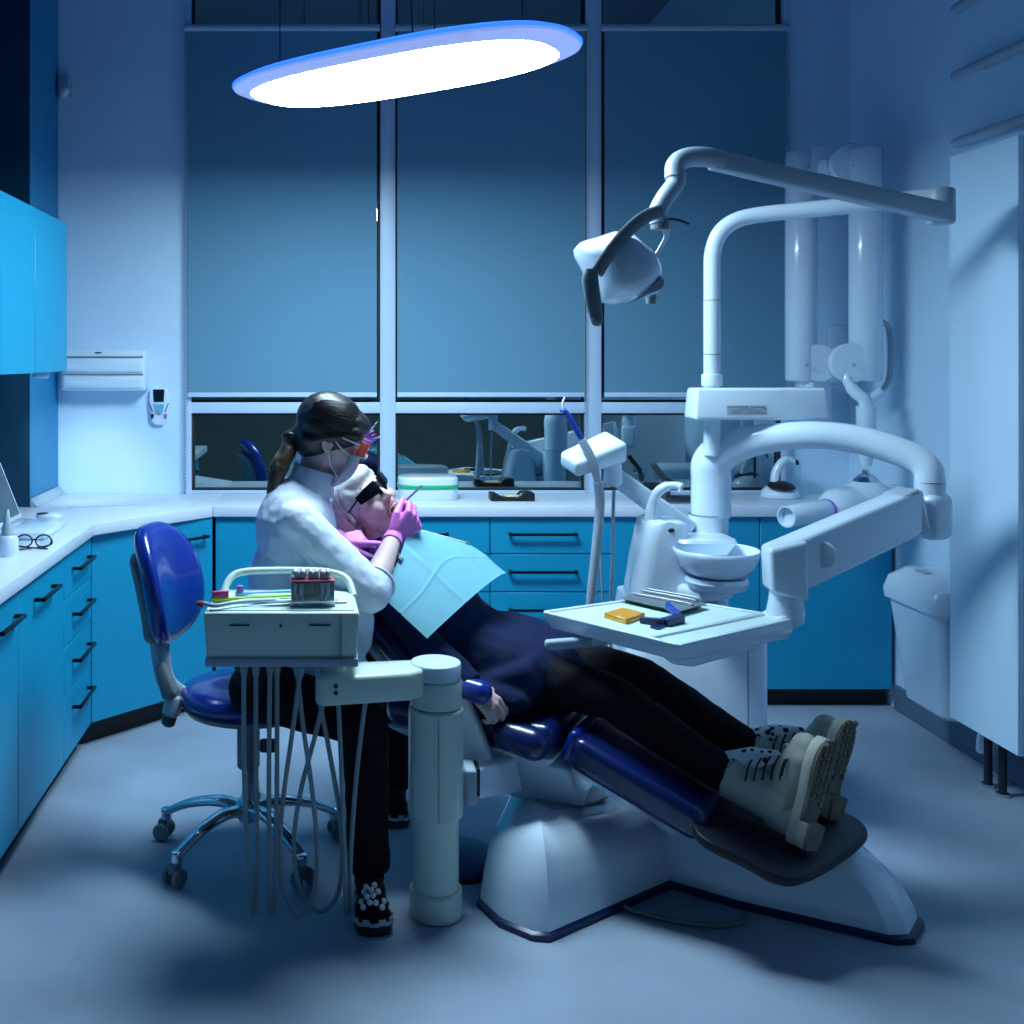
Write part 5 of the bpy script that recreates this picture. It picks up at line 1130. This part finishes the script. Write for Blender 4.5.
ax_ = V((.30, .05, 1)).normalized(); x_, y_, _ = frame_z(ax_)
prof = [(.084, -.01), (.074, .022), (.068, .060), (.0665, .062), (.065, .058), (.068, .022), (.076, -.01)]
b.lathe(prof, nb + V((-.002, 0, .010)), ax_, 32); b.build('collar', M['coat'], t, 60)
cu = ER + dw * .047; MB().tube([cu + (_x * math.cos(a) + _y * math.sin(a)) * .0605 for _x, _y, _z in (frame_z(dw),) for a in [2 * PI * i / 32 for i in range(32)]], .0042, 8, closed=True).build('sleeve_hem', M['coat'], t, 60)
# trousers
b = MB()
for S_, E_, W_ in ((hR, kR, aR), (hL, kL, aL)):
    b.cap(S_, E_, .088, .068); b.cap(E_, E_.lerp(W_, .3), .068, .066); d = (W_ - E_).normalized(); flat_end(b, [E_.lerp(W_, .2), E_.lerp(W_, .6), W_ - d * .005], [.066, .060, .062])
b.ell((-.19, 3.225, .625), (.135, .18, .095))
blob(b, 'trousers', M['trousers'], t, .006, 4, .007, .06)
# shoes with pearls
def shoe(ank, toe, pearls):
    T = V((toe.x - ank.x, toe.y - ank.y, 0)).normalized(); S = V((T.y, -T.x, 0)); h = V((ank.x, ank.y, 0)) - T * .045
    L = (V((toe.x, toe.y, 0)) - h).length
    def q(a, s, z): return h + T * a + S * s + V((0, 0, z))
    def outl(z, k, g=0): 
        W = ((0, .020), (.015, .034), (.06, .038), (.12, .039), (.18, .046), (.23, .048), (.255, .040), (.268, .018)); f_ = L / .268
        return [q(a * f_, w * k, z) for a, w in W] + [q(a * f_, -w * k, z) for a, w in W[::-1]]
    b = MB(); b.cap(q(.05, 0, .065), q(.12, 0, .07), .038, .040); b.cap(q(.12, 0, .068), q(L - .05, 0, .058), .042, .036); b.ell(q(L - .07, 0, .05), (.046, .055, .036)); b.ell(q(.05, 0, .045), (.036, .042, .04)); b.cap(q(.05, 0, .06), ank, .042, .046)
    up = blob(b, 'shoe', M['trousers'], t, .005, 4)
    b = MB(); b.loft([outl(.001, 1.02), outl(.018, 1.10), outl(.030, 1.04)]); b.build('sole', M['black'], up, 40)
    b = MB()
    W = [q_ for q_ in outl(.0345, 1.09)]; W2 = spl([tuple(w) for w in W], 5, True); W2 = [V(w) for w in W2]
    n = len(W2); acc = 0
    for i in range(n):
        a, c = W2[i], W2[(i + 1) % n]
        if (a - c).length < 1e-4: continue
        z = .003 if (i // 3) % 2 else -.003
        b.beam(a + V((0, 0, z)), c + V((0, 0, z)), .006, .015 if (i // 3) % 2 else .008, 0, UP)
    b.build('zigzag_trim', mat('trim_white', (.42, .47, .52), .6, var=.04), up, 30)
    if pearls:
        from mathutils.bvhtree import BVHTree
        o0 = V(t['_w']); bv = BVHTree.FromPolygons([v.co + o0 for v in up.data.vertices], [tuple(p.vertices) for p in up.data.polygons])
        for (a, s_, z) in ((lambda lst: [(a + .034, s_ * 1.05, z) for a, s_, z in lst])(((.205, -.022, .0), (.208, -.006, 0), (.206, .010, 0), (.200, .026, 0), (.188, -.028, 0), (.190, .0, 0), (.188, .016, 0), (.185, .030, 0), (.172, -.014, 0), (.170, .004, 0), (.165, .022, 0), (.150, -.006, 0), (.152, .016, 0)))):
            src = q(a * L / .268, s_, .3); hit = bv.ray_cast(src, V((0, 0, -1)))[0]; zz = (hit.z if hit else .09) + .003
            MB().ell(q(a * L / .268, s_, zz), (.0085, .0085, .0085), None, 14, 8).build('pearl', M['pearl'], up, 180)
    return up
shoe(aR, V((.108, 2.745, 0)), True); shoe(aL, V((.20, 3.375, 0)), False)
# hair, ponytail
b = MB()
b.ell(D.p(0, -.030, .040), (.092, .112, .098), D.m); b.ell(D.p(0, -.055, -.02), (.074, .070, .075), D.m); b.ell(D.p(0, .028, .078), (.074, .068, .040), D.m)
for q in (-1, 1): b.cap(D.p(q * .060, .045, .055), D.p(q * .068, -.03, .015), .026, .026); b.cap(D.p(q * .066, -.01, .020), D.p(q * .05, -.08, -.03), .024, .026)
random.seed(5); paths = []
for q in (-1, 1):
    for i in range(26):
        u0 = .15 + .95 * i / 25; jf = random.uniform(-.02, .02)
        paths.append(([(q * (1.05 - u0 * .75), .62 + jf, u0), (q * (1.15 - u0 * .6), .0, u0 * .75 + jf), (q * (.8 - u0 * .3), -.75, u0 * .35)], [D.p(q * .012, -.112, -.045 + .004 * jf)]))
dhair = paths
TIE = D.p(0, -.118, -.052); b.cap(D.p(0, -.08, -.03), TIE, .05, .024)
blob(b, 'hair', M['darkhair'], t, .005, 6, .003, .04)
strand_mesh(D.p(0, -.030, .040), (.0925, .1125, .0985), D.m, dhair, .0060).build('hair_lock', M['darkhair'], t, 180)
b = MB(); pp = spl([tuple(TIE), tuple(P(287, 452, 3.20)), tuple(P(280, 466, 3.19)), tuple(P(274, 482, 3.18)), tuple(P(269, 498, 3.18))], 6); n = len(pp)
b.tube(pp, [.020 + .022 * math.sin(PI * min(1, (i / (n - 1)) * 1.08)) ** .8 * .8 - .010 * (i / (n - 1)) for i in range(n)], 18, .75)
b.cap(V(pp[0]), V(pp[3]), .022, .026)
blob(b, 'ponytail', M['tailhair'], t, .0045, 3, .010, .03)
b = MB(); dt = (V(pp[2]) - V(pp[0])).normalized(); x_, y_, _ = frame_z(dt); b.tube([TIE + dt * .004 + (x_ * math.cos(a) + y_ * math.sin(a)) * .026 for a in [2 * PI * i / 24 for i in range(24)]], .007, 10, closed=True); b.build('hair_tie', M['black'], t, 180)
# mask, straps, goggles
def mf(r, u):
    k = max(0, 1 - (r / .076) ** 2) ** .5
    return .020 + .088 * k * (1 - .9 * ((u + .055) / .11) ** 2) + .008
D.shell('mask', M['mask'], t, -.070, .070, -.130, -.008, mf)
for q in (-1, 1):
    for u0, u1 in ((-.015, .010), (-.100, -.030)):
        MB().tube(spl([D.p(q * .066, mf(.066, u0 * .8), u0), D.p(q * .077, .02, (u0 + u1) / 2), D.p(q * .084, -.006, u1)], 4), .0022, 8).build('ear_strap', M['mask'], t, 60)
def gg(r, u): return .030 + .088 * max(0, 1 - (r / .090) ** 2) ** .5
D.shell('goggle_lens', M['orange'], t, -.078, .078, -.004, .044, gg, .003)
for u0, u1, mm in ((.044, .056, 'purple'), (-.010, -.004, 'mask')):
    D.shell('goggle_frame', M[mm], t, -.080, .080, u0, u1, lambda r, u: gg(r, u) + .003, .005, 20, 2)
for q in (-1, 1): MB().tube(spl([D.p(q * .079, gg(.079, 0), .030), D.p(q * .085, .01, .028), D.p(q * .086, -.03, .024)], 4), .0045, 8, .6).build('goggle_temple', M['mask'], t)
b = MB(); b.beam(D.p(.022, .112, .054), D.p(.028, .128, .076), .030, .008, .002, D.U, .016, .005); b.build('goggle_visor_tab', M['purple'], t)
# ------------------------------------------------------------------ world and view
wd = bpy.data.worlds.new('night'); scene.world = wd; wd.use_nodes = True
wd.node_tree.nodes['Background'].inputs['Color'].default_value = (.008, .036, .050, 1)
wd.node_tree.nodes['Background'].inputs['Strength'].default_value = 1.0
scene.view_settings.view_transform = 'Standard'; scene.view_settings.look = 'None'
scene.view_settings.exposure = 0.0; scene.view_settings.gamma = 1.0
scene.view_settings.use_curve_mapping = False
for o in bpy.data.objects:
    if '_w' in o: del o['_w']
